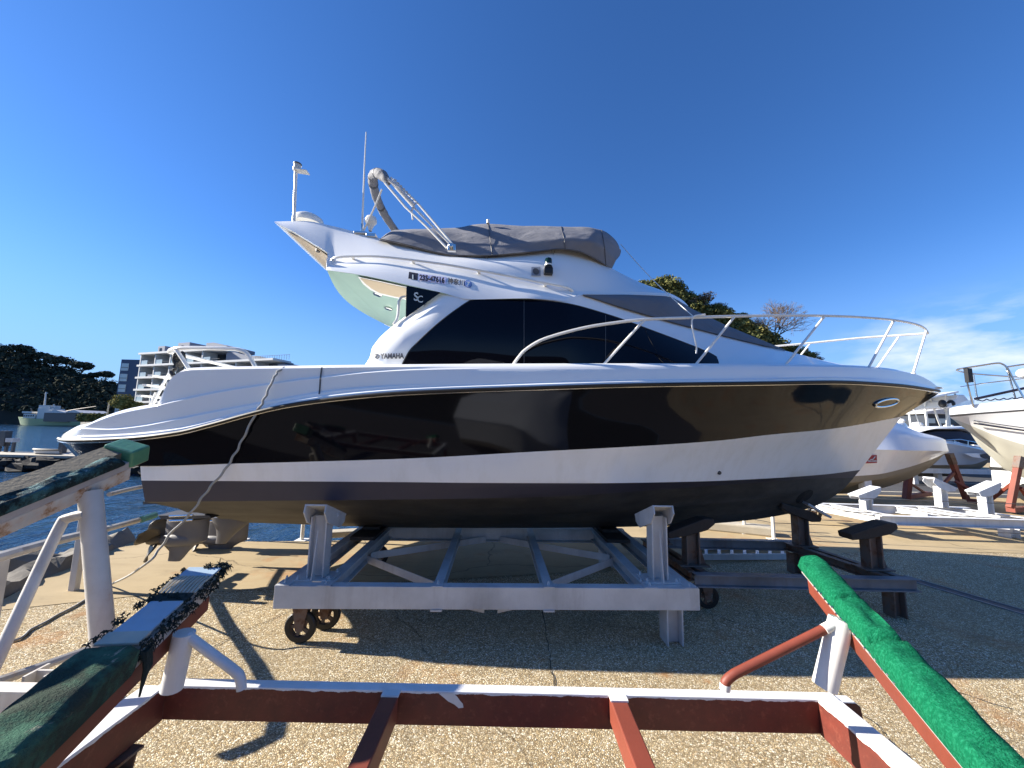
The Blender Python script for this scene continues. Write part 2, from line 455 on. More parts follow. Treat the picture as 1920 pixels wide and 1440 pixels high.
def step(line, us, fade0, fade1, up, inn, a0=0):
    R = []
    for u in us:
        px = line.a+(line.b-line.a)*u
        k = 1 if px < fade0 else max(0, (fade1-px)/(fade1-fade0))
        k *= min(1, max(0, (px-a0)/25))
        R.append(line.at(px, -up*k, inn*k))
    return R
g = MB()
S0 = sheer.row(US, -2, -.03); S1 = sheer.row(US, -8, -.025); S2 = sheer.row(US, -11, .005)
for R in (S1, S2):          # the lip thins out at the very ends
    for i, u in enumerate(US):
        w = min(1, u*40)*min(1, (1-u)*30)
        R[i] = S0[i].lerp(R[i], .15+.85*w)
B0 = lnB.row(US); B1 = step(lnB, US, 700, 820, 3, .025, 130)
A0 = lnA.row(US); A1 = step(lnA, US, 740, 900, 3, .03, 293)
T0 = top.row(US); T1 = [p+EY*.05+EZ*.035*min(1,(1-u)*20) for p, u in zip(T0, US)]
T2 = [p+EY*(.12 if u < .97 else 0) for p, u in zip(T0, US)]
g.loft2([S0, S1, S2, B0], sub=1); g.loft2([B0, B1], smooth=False); g.loft2([B1, A0], sub=2); g.loft2([A0, A1], smooth=False); g.loft2([A1, T0], sub=3)
g.loft2([T0, T1, T2])
g.loft([T2, [mir(p) for p in T2]], 0, False, 3)
g.loft([[S0[0], S1[0], T0[0]], [mir(p) for p in (S0[0], S1[0], T0[0])]], 0, False)
deck = g.build('deck_moulding', M['white'], boat, ang=32)
w = MB(); w.tube([p-EY*.012+EZ*.004 for p in sheer.row(US, -1, -.03)], .017, 6)
w.build('rub_rail', M['rubber'], boat)
w = MB(); w.tube([p-EY*.02 for p in sheer.row(US, 2.6, -.012)], .0075, 6)
w.build('rub_strip', M['steel'], boat)
sm = MB(); a = [lnB.at(597, 2, -.005), lnB.at(598, -8, .02), lnA.at(599, 2, -.006), lnA.at(600, -6, .015), top.at(602, -1, -.01)]
sm.loft([a, [p+EX*.016-EY*.001 for p in a]], 0, False)
sm.build('gate_seam', M['dkmetal'], boat)

# --- cabin
cl = Line([(683,687.6,.30),(760,687,.30),(960,686.4,.30),(1200,686,.36),(1347,686.2,.52),(1440,687,.74),(1554,688,1.12),(1600,689,1.6),(1610,689.5,1.75)])
cu = Line([(683,687,.30),(688,679,.31),(694,668,.32),(697,654,.33),(704,643,.335),(712,633,.34),(728,618,.35),(746,604,.36),(760,593.5,.37),(790,571,.38),(826,545,.38),(860,546,.38),(881,554,.38),(984,556,.40),(1060,560,.42),(1092,552,.5),(1169,578,.64),(1251,602,.86),(1365,632,1.22),(1452,653,1.62),(1470,657,1.75),(1554,678,1.75),(1610,689,1.75)])
aft = pch([545,593.5,604,618,633,643,654,668,679,687], [826,760,746,728,712,704,697,694,688,683])
def cab(px, py, din=0):
    lo, hi = cl.py(px), cu.py(px)
    t = min(1, max(0, (lo-py)/max(lo-hi, 1)))
    y = cl.y(px)*(1-t)+cu.y(px)*t - .05*math.sin(math.pi*t)*min(1, (lo-hi)/90)
    e = max(0, 1-(px-aft(py))/52); y += .085*e*e
    return BP(px, py, y+din)
cp = sorted(set(list(np.linspace(683, 760, 34)) + list(np.linspace(760, 1440, 70)) + list(np.linspace(1440, 1610, 40))))
cb = MB(); NR = 14
rows = [[cab(px, cl.py(px)+(cu.py(px)-cl.py(px))*q/NR) for px in cp] for q in range(NR+1)]
cb.loft2(rows)
# rounded aft edge of the side wing, cabin back and roof
e0 = [cab(px, cu.py(px)) for px in cp if px <= 826]
cb.loft2([e0, [p+EY*.05-EX*.01 for p in e0], [p+EY*.10+EX*.03 for p in e0]])
ttop = rows[-1]; ii = [i for i, px in enumerate(cp) if px >= 826]
cb.loft([[ttop[i] for i in ii], [mir(ttop[i]) for i in ii]], 0, True, 4)
x0 = LO(cab(790, 600)).x
cb.add([WO(x0,.42,2.55), WO(x0,3.08,2.55), WO(x0,3.08,3.35), WO(x0,.42,3.35)], [(0,1,2,3)])
cabin = cb.build('cabin', M['white'], boat, ang=45)
wl = [(754,684),(757,678),(769,657),(780,645.5),(791,634.5),(825,604),(862,576.5),(874,568.5),(884,563.5),(905,561.5),(960,560.7),(1000,562.5),(1059,569),(1134,588.5),(1233,624),(1290,645.5),(1321,658),(1340,667.5),(1346,673),(1348,680)]
wf = pch([p[0] for p in wl], [p[1] for p in wl])
wp = sorted(set(list(np.linspace(754, 900, 40)) + list(np.linspace(900, 1320, 42)) + list(np.linspace(1320, 1348, 16))))
wr = [[cab(px, min(683.5, 683.5+(wf(px)-683.5)*q/10), -.006) for px in wp] for q in range(11)]
win = MB().loft(wr).build('side_window', M['glass'], boat, ang=60)
MB().loft([[mir(p) for p in r] for r in wr]).build('side_window', M['glass'], boat, ang=60)
sl2 = MB(); sl2.tube([cab(px, wf(px)-.6, -.004) for px in wp if px < 1346], .0065, 5); sl2.tube([cab(px, 684.2, -.004) for px in wp if px < 1346], .0065, 5); sl2.build('window_seal', M['rubber'], win)
for px in (982, 1135):
    mm = MB(); mm.loft([[cab(px+k, wf(px)+2+(681-wf(px)-2)*q/10, -.010) for q in range(11)] for k in (0, 1.1)], 0, False)
    mm.build('mullion', M['dkmetal'], win)
tri = MB(); P = [(762,535),(826,548.5),(760.5,596)]
pts = [BP(*p, .365) for p in P]
tri.add(pts, [(0,1,2)])
qw = tri.build('quarter_window', M['glass'], boat)
MB().add([mir(p) for p in pts], [(0,1,2)]).build('quarter_window', M['glass'], boat)

# --- text helper: flat lettering laid on a surface
def lettering(s, fn, px, py, S, slope=0, sx=1.0, bold=0.0, shear=0):
    cu_ = bpy.data.curves.new('t', 'FONT'); cu_.body = s; cu_.size = 1; cu_.resolution_u = 3; cu_.offset = bold; cu_.shear = shear
    ob = bpy.data.objects.new('t', cu_); COL.objects.link(ob)
    dg = bpy.context.evaluated_depsgraph_get(); me = bpy.data.meshes.new_from_object(ob.evaluated_get(dg))
    vs = [(v.co.x*sx, v.co.y) for v in me.vertices]; fs = [list(p.vertices) for p in me.polygons]
    bpy.data.objects.remove(ob); bpy.data.meshes.remove(me)
    mb = MB(); mb.add([fn(px+x*S, py+x*S*slope-y*S) for x, y in vs], fs); return mb
gl = lambda px, py: BP(px, py, .355)
mb = lettering('S', gl, 775.5, 563.5, 22, .0, .92, .02); k = lettering('C', gl, 782.0, 567.0, 18, 0, .9, .012)
mb.add(k.v, k.f); mb.build('monogram', M['pale'], qw, merge=False)
mb = lettering('YAMAHA', lambda a, b: cab(a, b, -.008), 713.5, 672.2, 13.2, -.012, .80, .04)
mb.build('maker_lettering', M['greyink'], boat, merge=False)
c0 = (706.5, 668.2); em = MB()
rg = [cab(c0[0]+4*math.cos(k*.314), c0[1]+4.4*math.sin(k*.314), -.010) for k in range(21)]
em.tube(rg, .0042, 5, caps=False)
for a in (90, 210, 330):
    em.tube([cab(*c0, -.010), cab(c0[0]+4*math.cos(math.radians(a)), c0[1]-4.2*math.sin(math.radians(a)), -.010)], .004, 5)
em.build('emblem', M['greyink'], boat)

# --- flybridge moulding
lo = Line([(612,506,0.58),(622,507.5,0.53),(640,510,0.512),(667,514,0.484),(720,524.5,0.435),(761,533.5,0.404),(826,548,0.367),(881,561.5,0.351),(984,559.5,0.35),(1035,562.5,0.384),(1060,565.5,0.4),(1078,560,0.45),(1096,551.5,0.5),(1170,551.5,0.76),(1251,553.5,1.12),(1275,563,1.48),(1290,575,1.75)])
cs = Line([(514.5,417,1.009),(519,419.5,0.997),(540,428.5,0.942),(576,449.5,0.865),(610,471,0.803),(628,485,0.77),(661,482.5,0.734),(710,483,0.68),(774,490,0.635),(837,499,0.593),(897,509,0.561),(1021,533,0.56),(1062,541,0.58),(1096,546.5,0.61),(1170,547,0.84),(1251,550.5,1.2),(1276,561,1.52),(1290,573.5,1.75)])
ft = Line([(514.5,415.6,1.09),(519,415.3,1.088),(570,414.5,1.07),(620,423,1.039),(660,433,1.015),(700,442.5,0.99),(720,449.5,0.97),(760,460,0.932),(850,479,0.87),(910,480.5,0.827),(960,477,0.798),(1010,471.5,0.8),(1050,468,0.83),(1090,474.5,0.9),(1120,486,1.05),(1147,503,1.33),(1204,531,1.58),(1254,549.5,1.7),(1280,563,1.75),(1290,573,1.75)])
def csP(px): return cs.at(px)
fb = MB()
us = US
px1 = [614+(1290-614)*u for u in us]
low = lo.row(us); cr1 = [cs.at(px, 9, -.045) for px in px1]; cr0 = [cs.at(px) for px in px1]
LIP = [[p.lerp(w, t)+EY*(-.02*math.sin(math.pi*t)) for p, w in zip(low, cr1)] for t in (0, .12, .3, .5, .7, .88, 1)]
for i, u in enumerate(us):                      # the overhanging lip fades into the front
    if u > .62:
        w = min(1, (u-.62)/.1)
        for R in LIP: pass
fb.loft2(LIP); fb.loft2([cr1, cr0])
csr = cs.row(us); ftr = ft.row(us)
UP = [[p.lerp(w, t)+(-EY*.5+EZ*.5)*(.05*math.sin(math.pi*t)*min(1, u*3)*min(1, (1-u)*4)) for p, w, u in zip(csr, ftr, us)] for t in [k/8 for k in range(9)]]
fb.loft2(UP)
fb.loft([ftr, [mir(p) for p in ftr]], 0, True, 4)                 # top deck across
uw = [u for u in us if cs.a+(cs.b-cs.a)*u < 632]
fb.loft([cs.row(uw), [mir(p) for p in cs.row(uw)]], 0, False, 3)  # underside of the arch wing
fly = fb.build('flybridge', M['white'], boat, ang=30)
def flyp(px, py, din=0):
    if py > cs.py(px)+8:
        a, b = (lo.py(px), lo.y(px)), (cs.py(px)+9, cs.y(px)-.045)
    else:
        a, b = (cs.py(px), cs.y(px)), (ft.py(px), ft.y(px))
    t = min(1, max(0, (a[0]-py)/max(a[0]-b[0], .5)))
    y = a[1]+(b[1]-a[1])*t - (.02 if py > cs.py(px)+8 else .035*min(1, (px-514)/260)*min(1, (1290-px)/190))*math.sin(math.pi*t)
    return BP(px, py, y+din)
# wing underside panel
def wingpt(px, w):
    p = cs.at(px); q = mir(p); return p.lerp(q, w)
pan = [wingpt(px, .06+.0*k)-EZ*.012 for k, px in enumerate((530, 560, 590, 618))] + [wingpt(px, .9)-EZ*.012 for px in (618, 590, 560, 530)]
wp_ = MB().add(pan, [(0,1,6,7),(1,2,5,6),(2,3,4,5)]).build('wing_panel', M['tan'], fly)
for px, w, r in ((584, .10, .028), (616, .10, .05)):
    MB().lathe([(0,-.03),(r*.9,-.025),(r,-.005),(r,.01)], wingpt(px, w)-EZ*.014, (0,0,1), 16).build('deck_speaker', M['dkmetal'], fly)
# soffit of the overhang
usf = [u for u in us if lo.a+(lo.b-lo.a)*u < 1000]
sf = MB(); near = [p+EY*.015+EZ*.004 for p in lo.row(usf)]
R = []
for q in range(13):
    t = q/12; row = []
    for i, p in enumerate(near):
        w = p.lerp(mir(p), t); row.append(w-EX*(.20*math.sin(math.pi*t)*max(0, 1-i/6)))
    R.append(row)
sf.loft(R, smooth=False); soff = sf.build('soffit', M['mint'], boat)
fas = MB(); e = [R[q][0] for q in range(13)]
fas.loft([e, [p+EZ*.16-EX*.02 for p in e]]); fas.build('soffit_edge', M['white'], soff)
# plane of the soffit, for the panels set in it
pa, pb, pc = lo.at(640), lo.at(800), mir(lo.at(640)); sn = (pb-pa).cross(pc-pa).normalized()
if sn.z < 0: sn = -sn
def SFP(px, py, d=.012):
    r = ray(px, py); o = pa-sn*d; return CAM + r*((o-CAM).dot(sn)/r.dot(sn))
MB().add([SFP(*p) for p in ((675,521.5),(712,529),(762,540.5),(762,560),(740,556),(712,549.5),(697,541.5),(684,531))], [list(range(8))]).build('soffit_panel', M['tan'], soff)
MB().add([SFP(*p, .009) for p in ((671,519),(712,527),(763,538),(763,562.5),(740,558.5),(709,551.5),(694,543.5),(681,533))], [list(range(8))]).build('panel_rim', M['white'], soff)
for (px, py) in ((708,552.5),(728,579)):
    lt = MB().lathe([(0,-.012),(.05,-.012),(.06,0)], SFP(px, py, .004), sn, 18).build('down_light', M['steel'], soff)
MB().tube([BP(761,556,.47), BP(752,558,.46), BP(748,566,.45), BP(746.5,590,.43), BP(744,600,.42), BP(738,608,.39)], .016, 8).build('grab_rail', M['rail'], boat)
# handrail along the flybridge
hp = [(622,497,.49),(621,492,.47),(624,486,.45),(632,482.5,.44),(661,480.5,.425),(710,480.8,.40),(774,487.5,.375),(837,496,.36),(897,506.5,.35),(960,518.5,.36),(1021,530.5,.38),(1048,535.5,.41),(1066,540,.45),(1075,546,.56)]
hp = [(a, b, cs.y(a)-float(np.interp(a, [622, 632, 1048, 1075], [.03, .075, .075, .02]))) for a, b, _ in hp]
hr = MB(); pth = smoothpath([BP(*p) for p in hp], 5); hr.tube(pth, .0155, 8); MB().tube([mir(p) for p in pth], .0155, 8).build('flybridge_handrail', M['rail'], boat)
hro = hr.build('flybridge_handrail', M['rail'], boat)
for px, py in ((661,481),(774,488),(897,507),(1021,531)):
    a = BP(px, py, cs.y(px)-.075); MB().beam(a, BP(px+2, py+5, cs.y(px)-.02), .018, .03, EX).build('rail_bracket', M['rail'], hro)
# registration stickers
def patch(name, quad, mat, par, d=-.012):
    o = MB(); n = 6
    rows = [[flyp(quad[0][0]+(quad[1][0]-quad[0][0])*i/n + (quad[3][0]-quad[0][0])*j/3, quad[0][1]+(quad[1][1]-quad[0][1])*i/n+(quad[3][1]-quad[0][1])*j/3, d) for i in range(n+1)] for j in range(4)]
    o.loft(rows, smooth=False); return o.build(name, mat, par)
s1 = patch('inspection_sticker', ((767,509.5),(784,512.5),(782.5,525),(765.5,522)), M['ink'], boat)
lettering('1', lambda a, b: flyp(a, b, -.018), 770.5, 522.5, 11.5, .17, 1.2, .03).build('numeral', M['pale'], s1, merge=False)
lettering('25.6', lambda a, b: flyp(a, b, -.018), 769.5, 514.2, 4, .17, 1.5, .02).build('small_print', M['pale'], s1, merge=False) if False else None
s2 = patch('registration_plate', ((785.5,512.5),(838,520),(836.5,532),(784,525.5)), M['plate'], boat)
lettering('235-47616', lambda a, b: flyp(a, b, -.018), 786.5, 524.2, 13.6, .128, .80, .045).build('registration_number', M['ink'], s2, merge=False)
lettering('神奈川', lambda a, b: flyp(a, b, -.014), 839.5, 530.4, 12.2, .15, .88, .018).build('port_lettering', M['ink'], boat, merge=False)
cc = (877.5, 532.3)
def disc(name, r, mat, d, par, c=cc):
    return MB().add([flyp(c[0]+r*math.cos(k*.2618), c[1]+r*math.sin(k*.2618)+r*math.cos(k*.2618)*.15, d) for k in range(24)], [list(range(24))]).build(name, mat, par)
s4 = disc('round_sticker', 7.2, M['stickerblue'], -.012, boat); disc('ring_print', 5.6, M['plate'], -.015, s4); disc('disc_print', 4.7, M['stickerblue'], -.018, s4)
lettering('7', lambda a, b: flyp(a, b, -.021), 874.6, 535.3, 10, .15, 1, .02, .2).build('numeral', M['pale'], s4, merge=False)
# side light and vent
sv = patch('vent_cover', ((996.5,500.5),(1013.5,500.5),(1013.5,517),(996.5,517)), plain('vent_grey', (.28,.30,.34), .5), boat, -.02)
disc('vent_disc', 6, M['dkmetal'], -.024, sv, (1005, 508.8))
lb = flyp(1028, 511, -.045)
nl = MB(); nl.box(lb+EZ*.012, (.105,.08,.075), (EX, EY, EZ)); nl.prism([lb+EX*a+EZ*b-EY*.04 for a, b in ((-.052,.05),(.052,.05),(.035,.075),(-.035,.075))], EY*.08)
nav = nl.build('side_light', M['rubber'], boat, bevel=.008)
MB().lathe([(.04,0),(.043,.01),(.043,.085),(.036,.1),(0,.105)], lb+EZ*.075, (0,0,1), 18).build('green_lens', M['lamp'], nav)
MB().lathe([(.046,0),(.046,.016)], lb+EZ*.085, (0,0,1), 18).build('light_collar', M['rail'], nav)

# --- covers
def canvas(lines, us, amp, seed, mats, name, sub=3, centre=None):
    rows = [l.row(us) for l in lines]; R = []
    for a, b in zip(rows, rows[1:]):
        for q in range(sub): R.append([p.lerp(w, q/sub) for p, w in zip(a, b)])
    R.append(rows[-1])
    if centre is not None:
        last = R[-1]
        for t in (.25, .5, .75, 1):
            R.append([p.lerp(Vector(WO(LO(p).x, CL, p.z+centre)), t) + EZ*(.10*math.sin(math.pi*t)*0) for p in last])
    n = len(R)
    for j in range(1, n):
        for i, p in enumerate(R[j]):
            v = noise.noise(Vector((p.x*2.2, p.y*2, p.z*4+seed)))*amp + noise.noise(Vector((p.x*6+p.z*5, p.y*3, p.z*5+seed)))*amp*.45
            R[j][i] = p + (-EY*.8+EZ*.3)*v*min(1, j/2)
    o = MB(); o.loft2(R); return o.build(name, mats, boat, ang=80)
cb0 = Line([(709,449,0.807),(740,455,0.797),(760,459.5,0.777),(800,470,0.765),(830,477,0.754),(850,480,0.754),(910,480.5,0.711),(960,477,0.704),(1010,472.5,0.703),(1050,468.5,0.709),(1085,473,0.724),(1110,483,0.829),(1130,494,1.0),(1147,504,1.35)])
cb1 = Line([(711,447.5,0.888),(735,440,0.884),(770,446,0.866),(830,458,0.844),(910,464,0.771),(960,459,0.744),(1050,449,0.689),(1100,452,0.683),(1130,464,0.82),(1155,488,1.25)])
cb2 = Line([(713,446.5,1.01),(735,434.5,1.024),(770,434,0.986),(850,437,0.964),(915,434,0.907),(960,436,0.874),(1050,434,0.808),(1110,436,0.809),(1140,448,0.98),(1162,480,1.5)])
cb3 = Line([(714,446,1.13),(727,437,1.159),(742,431,1.187),(770,429.5,1.166),(850,428,1.144),(890,421.5,1.126),(915,419.5,1.107),(960,422,1.054),(1050,424.5,0.969),(1100,425.5,0.963),(1130,431.5,1.1),(1150,446,1.38),(1160,459,1.58),(1164,474,1.75)])
canvas([cb0, cb1, cb2, cb3], US, .016, 3, M['canvas'], 'flybridge_cover', 4, .05)
cvr = bpy.data.objects['flybridge_cover']
for px in (915, 1052, 1128):                       # sewn seams
    sp_ = [cb3.at(px, 0, -.004), cb2.at(px+2, 0, -.006), cb1.at(min(px+6, 1150), 0, -.008), cb0.at(min(px+8, 1145), 0, -.008)]
    MB().tube(smoothpath(sp_, 5), .0045, 5).build('seam', M['dkmetal'], cvr)
MB().tube([cb0.at(px, -1.5, -.006) for px in np.linspace(713, 1145, 60)], .006, 5).build('cover_hem', M['dkmetal'], cvr)
MB().lathe([(.022,0),(.022,.05),(0,.055)], BP(915,419,1.0), (0,0,1), 10).build('cover_button', M['rail'], boat)
for px in (771, 878, 912, 1037):                  # cord loops hanging from the hem
    y0 = ft.py(px)-3
    MB().tube([flyp(px-4, y0, -.03), flyp(px-2, y0+9, -.03), flyp(px+1, y0+11, -.03), flyp(px+5, y0, -.03)], .005, 5).build('hem_cord', M['rope'], boat)
wc0 = Line([(1093,554,.49),(1169,578.5,.62),(1251,602.5,.84),(1365,632.5,1.20),(1452,653,1.60),(1470,657,1.75)])
wc1 = [(1096,553,.55),(1170,553,.8),(1251,555.5,1.14),(1276,566,1.5),(1292,577,1.75),(1330,595.5,1.75),(1365,613,1.75),(1437,642,1.75),(1471,656.5,1.75)]
wcl = Line(wc1)
wu = [.5-.5*math.cos(math.pi*i/50) for i in range(51)]
wv = MB(); a, b = wc0.row(wu), wcl.row(wu)
rows = []
for q in range(9):
    t = q/8
    rows.append([p.lerp(w, t)+(-EY*.5+EZ*.4)*(.09*math.sin(math.pi*t)*min(1, u*5)*min(1, (1-u)*4))-EY*.015 for p, w, u in zip(a, b, wu)])
wv.loft2(rows); wsc = wv.build('windscreen_cover', M['mesh'], boat, ang=70)
hem = MB(); hem.tube([p-EY*.012 for p in a], .008, 5); hem.build('cover_hem', M['dkmetal'], wsc)

# --- folded bimini
sl_ = smoothpath([BP(728,345,.66), BP(722,334,.68), BP(712,326,.76), BP(703,327,.9), BP(699,336,1.08), BP(702,356,1.45), BP(709,378,1.85), BP(722,404,2.3), BP(738,428,2.65), BP(762,462,2.85)], 6)
n = len(sl_); rad = [.030+.034*min(1, i/8)*(1+.35*noise.noise(Vector((i*.7, 2, 3)))) for i in range(n)]
bs = MB(); bs.tube(sl_, rad, 12); big = bs.build('bimini_bag', M['bag'], boat, ang=70)
zp = MB(); zp.tube([p-EY*(r*.75)+EX*(r*.62) for p, r in zip(sl_[6:], rad[6:])], .007, 5); zp.build('bag_zip', M['dkmetal'], big)
for i in (14, 26, 38):
    if i < n-1: MB().tube([sl_[i], sl_[i+1]], rad[i]*1.05, 12, caps=False).build('bag_strap', M['dkmetal'], big)
fr = MB()
for path in ([(722,343,.62),(760,388,.6),(800,425,.57),(838,465,.53)], [(727,335,.64),(770,383,.62),(845,458,.55)], [(733,333,.68),(785,383,.66),(815,418,.64),(852,462,.58)]):
    fr.tube([BP(*p) for p in path], .014, 8)
fr.tube([BP(716,355,.78), BP(704,385,.86), BP(690,415,.94), BP(682,432,1.0)], .012, 8)
MB().tube([mir(BP(*p)) for p in ((727,335,.64),(770,383,.62),(845,458,.55))], .014, 8).build('bimini_frame', M['rail'], boat)
bf = fr.build('bimini_frame', M['rail'], boat)
st = MB()
for k in range(9):
    a = BP(735+k*5.2, 341+k*5.6, .61); b = BP(743+k*5.2, 338+k*5.4, .66)
    st.tube([a, a.lerp(b, .5)-EY*.02+EZ*.01, b], .009, 5)
st.tube(smoothpath([BP(730,338,.6), BP(748,352,.6), BP(764,372,.6), BP(776,384,.6), BP(772,395,.6), BP(774,412,.6)], 4), [.02]*13+[.012]*8, 6)
st.build('bimini_strap', plain('strap_web', (.62,.61,.60), .7), bf)
pv = MB(); pv.box(BP(847,465,.53), (.10,.05,.09), (EX, EY, EZ)); pv.lathe([(0,-.04),(.028,-.04),(.028,.04),(0,.04)], BP(846,462,.50), EY, 12)
pv.build('bimini_hinge', M['steel'], bf, bevel=.008)

# --- masts and aerials on the arch
MB().tube([BP(678.5,437,1.0), BP(680,400,1.0), BP(683,320,1.0), BP(686.5,248,1.0)], [.014,.014,.011,.008], 8).build('whip_aerial', M['rail'], boat)
bm_ = MB(); bm_.box(BP(677,438.5,1.0), (.16,.10,.03), (EX, EY, EZ)); bm_.tube([BP(678,437,1.0), BP(679,420,1.0)], .022, 8); bm_.box(BP(697,443.5,.98), (.12,.10,.05), (EX, EY, EZ)); bm_.tube([BP(664,438,.98), BP(676,440,1.0)], .018, 8)
bm_.build('aerial_mount', M['steel'], boat, bevel=.006)
pm = MB(); pm.tube([BP(551,416,1.1), BP(555,318,1.1)], .021, 10); mast = pm.build('light_mast', M['rail'], boat)
q = BP(557, 318, 1.1); MB().lathe([(0,0),(.05,0),(.055,.03),(.045,.035),(.045,.085),(.05,.09),(.04,.105),(0,.105)], q-EZ*.02, (0,0,1), 18).build('anchor_light', plain('lens_cream', (.62,.62,.56), .3), mast)
MB().lathe([(.052,0),(.052,.02)], q+EZ*.065, (0,0,1), 18).build('light_cap', M['dkmetal'], mast)
MB().box(BP(566, 321.5, 1.1), (.17,.1,.012), ((EX-EZ*.12).normalized(), EY, (EZ+EX*.12).normalized())).build('mast_plate', M['rail'], mast)
q = BP(578, 417, 1.4); MB().lathe([(.20,-.04),(.205,0),(.19,.05),(.14,.085),(.07,.1),(0,.103)], q, (0,0,1), 28).build('radar_dome', M['rail'], boat)
q = BP(695, 420, 1.0); mu_ = MB(); mu_.lathe([(0,-.012),(.05,-.01),(.075,.02),(.078,.05),(.065,.09),(.035,.11),(0,.113)], q, (0,0,1), 20)
mu_.lathe([(.02,-.10),(.028,-.06),(.045,-.02),(.05,-.008)], q, (0,0,1), 14); mu_.build('satellite_dome', M['rail'], boat)

# --- bow rail (near and far run in one bent tube)
nr = [(962,684,.18),(973,669,.18),(985,656,.18),(1010,640,.17),(1040,629,.17),(1085,617,.17),(1130,608.5,.18),(1208,599,.21),(1300,595.5,.28),(1376,593,.36),(1465,591.5,.5),(1540,592,.64),(1610,594.5,.82),(1675,600,1.05),(1715,607.5,1.32),(1733,615.5,1.52),(1740,625,1.75)]
p = smoothpath([BP(*k) for k in nr], 5); rl = MB(); full = p+[mir(q) for q in p[::-1]][1:]
rl.tube(full, .0165, 8); bowr = rl.build('bow_rail', M['rail'], boat)
for (b, t_) in (((1130,685.5,.19),(1208,600,.21)), ((1303,685.5,.27),(1377,594,.36)), ((1470,687.5,.52),(1546,593,.65)), ((1628,690.5,.95),(1676,601,1.05)), ((1712,701,1.42),(1737,620,1.55))):
    a, c = BP(*b), BP(*t_)
    for q0, q1 in ((a, c), (mir(a), mir(c))):
        o = MB(); o.tube([q0, q1], .0145, 8); o.lathe([(.03,-.01),(.03,.012),(.02,.02)], q0, (0,0,1), 12); o.build('stanchion', M['rail'], bowr)
# --- stern rail
sr = [(480,691,.18),(470,672,.18),(462,662,.18),(452,657,.18),(438,654.5,.18),(400,653,.18),(350,652.5,.2),(330,654,.22),(320,656.5,.3),(317,660,.45)]
p = smoothpath([BP(*k) for k in sr], 5); rl = MB(); rl.tube(p+[mir(q) for q in p[::-1]], .021, 8); strn = rl.build('stern_rail', M['rail'], boat)
a, c = BP(356,694,.18), BP(331,656,.21)
for q0, q1 in ((a, c), (mir(a), mir(c))): MB().tube([q0, q1], .019, 8).build('stanchion', M['rail'], strn)
q0 = p[-1].lerp(mir(p[-1]), .5); q0 = Vector(q0); MB().tube([q0, BP(424,694,1.75)], .019, 8).build('stanchion', M['rail'], strn)
co = MB()
for k in range(5): co.tube([BP(331,672,.35)+EZ*(.06*math.cos(a*.63))*(1+.1*k)+EX*(.035*math.sin(a*.63))+EY*(.015*k) for a in range(11)], .012, 6, caps=False)
co.tube([BP(333,660,.3), BP(331,668,.35)], .012, 6); co.tube(smoothpath([BP(331,680,.35), BP(328,692,.35), BP(322,697,.3), BP(326,705,.3)]), .022, 6)
co.build('rope_coil', M['rubber'], boat)
# --- folded swim ladder behind the bulwark
ld = MB()
for y in (.42, .78):
    ld.tube([BP(287,757,y), BP(297,738,y), BP(309,714,y), BP(318,700,y)], .014, 6); ld.tube([BP(281,760,y), BP(292,736,y)], .011, 6)
for (px, py) in ((293,745),(303,726),(313,709)): ld.box(BP(px, py, .6), (.05,.42,.02), (EX, EY, EZ))
ld.build('swim_ladder', M['rail'], boat)

# --- drives
def foil(name, secs, y, mat, par=None):
    o = MB(); rows = []
    for py, xa, xf, th in secs:
        a, b = BP(xa, py, y), BP(xf, py, y); row = []
        for q in range(17):
            t_ = 2*math.pi*q/16; u_ = .5-.5*math.cos(t_); v_ = math.sin(t_)*(1-.35*math.cos(t_))*.5
            row.append(a.lerp(b, u_)+EY*(v_*th))
        rows.append(row)
    o.loft(rows); o.add(rows[0][:-1], [list(range(16))]); o.add(rows[-1][:-1], [list(range(16))[::-1]])
    return o.build(name, mat, par or boat, ang=50)
def drive(y, dx):
    leg = foil('drive_leg', [(972,314+dx,392+dx,.17),(980,312+dx,392+dx,.15),(992,310+dx,391+dx,.13),(1004,309+dx,390+dx,.13),(1013,309+dx,388+dx,.13),(1018,312+dx,374+dx,.09),(1024,315+dx,364+dx,.055),(1034,317+dx,354+dx,.045),(1044,316+dx,346+dx,.04),(1052,314+dx,338+dx,.03)], y, M['drive'])
    o = MB(); a, b = BP(306+dx, 1012, y), BP(386+dx, 1010, y); ax = (b-a).normalized(); L = (b-a).length
    o.lathe([(.055,0),(.07,.05),(.082,L*.3),(.08,L*.6),(.05,L*.9),(0,L)], a, ax, 18); o.build('torpedo', M['drive'], leg)
    hub = MB(); hub.lathe([(0,-.16),(.05,-.16),(.062,-.06),(.06,0)], a, ax, 18); hb = hub.build('propeller', M['bronze'], boat)
    s = ax.cross(EZ).normalized(); u = s.cross(ax).normalized()
    for k in range(4):
        t = math.radians(28+90*k); rd = s*math.cos(t)+u*math.sin(t); tg = -s*math.sin(t)+u*math.cos(t)
        bl = MB(); rows = []
        for j in range(8):
            r = .05+.19*j/7; w = (.05+.075*math.sin(math.pi*min(1, j/7*.85+.1)))*(1 if j < 7 else .45); pit = math.radians(62-34*j/7)
            rows.append([a-ax*.08+rd*r+(tg*math.cos(pit)+ax*math.sin(pit))*(w*(q/3-1))-ax*(.025*math.sin(math.pi*q/6)) for q in range(7)])
        bl.loft(rows); bl.build('blade', M['bronze'], hb, solid=.008, ang=60)
    pl_ = MB(); pl_.prism([BP(295+dx, 966, y-.14), BP(392+dx, 966, y-.14), BP(396+dx, 972, y-.14), BP(302+dx, 974, y-.14)], EY*.28); pl_.build('drive_plate', M['dkmetal'], leg, bevel=.006)
    for py in (968, 977): MB().tube([BP(318+dx, py, y-.17), BP(362+dx, py-2, y-.17)], .013, 8).build('trim_ram', M['steel'], leg)
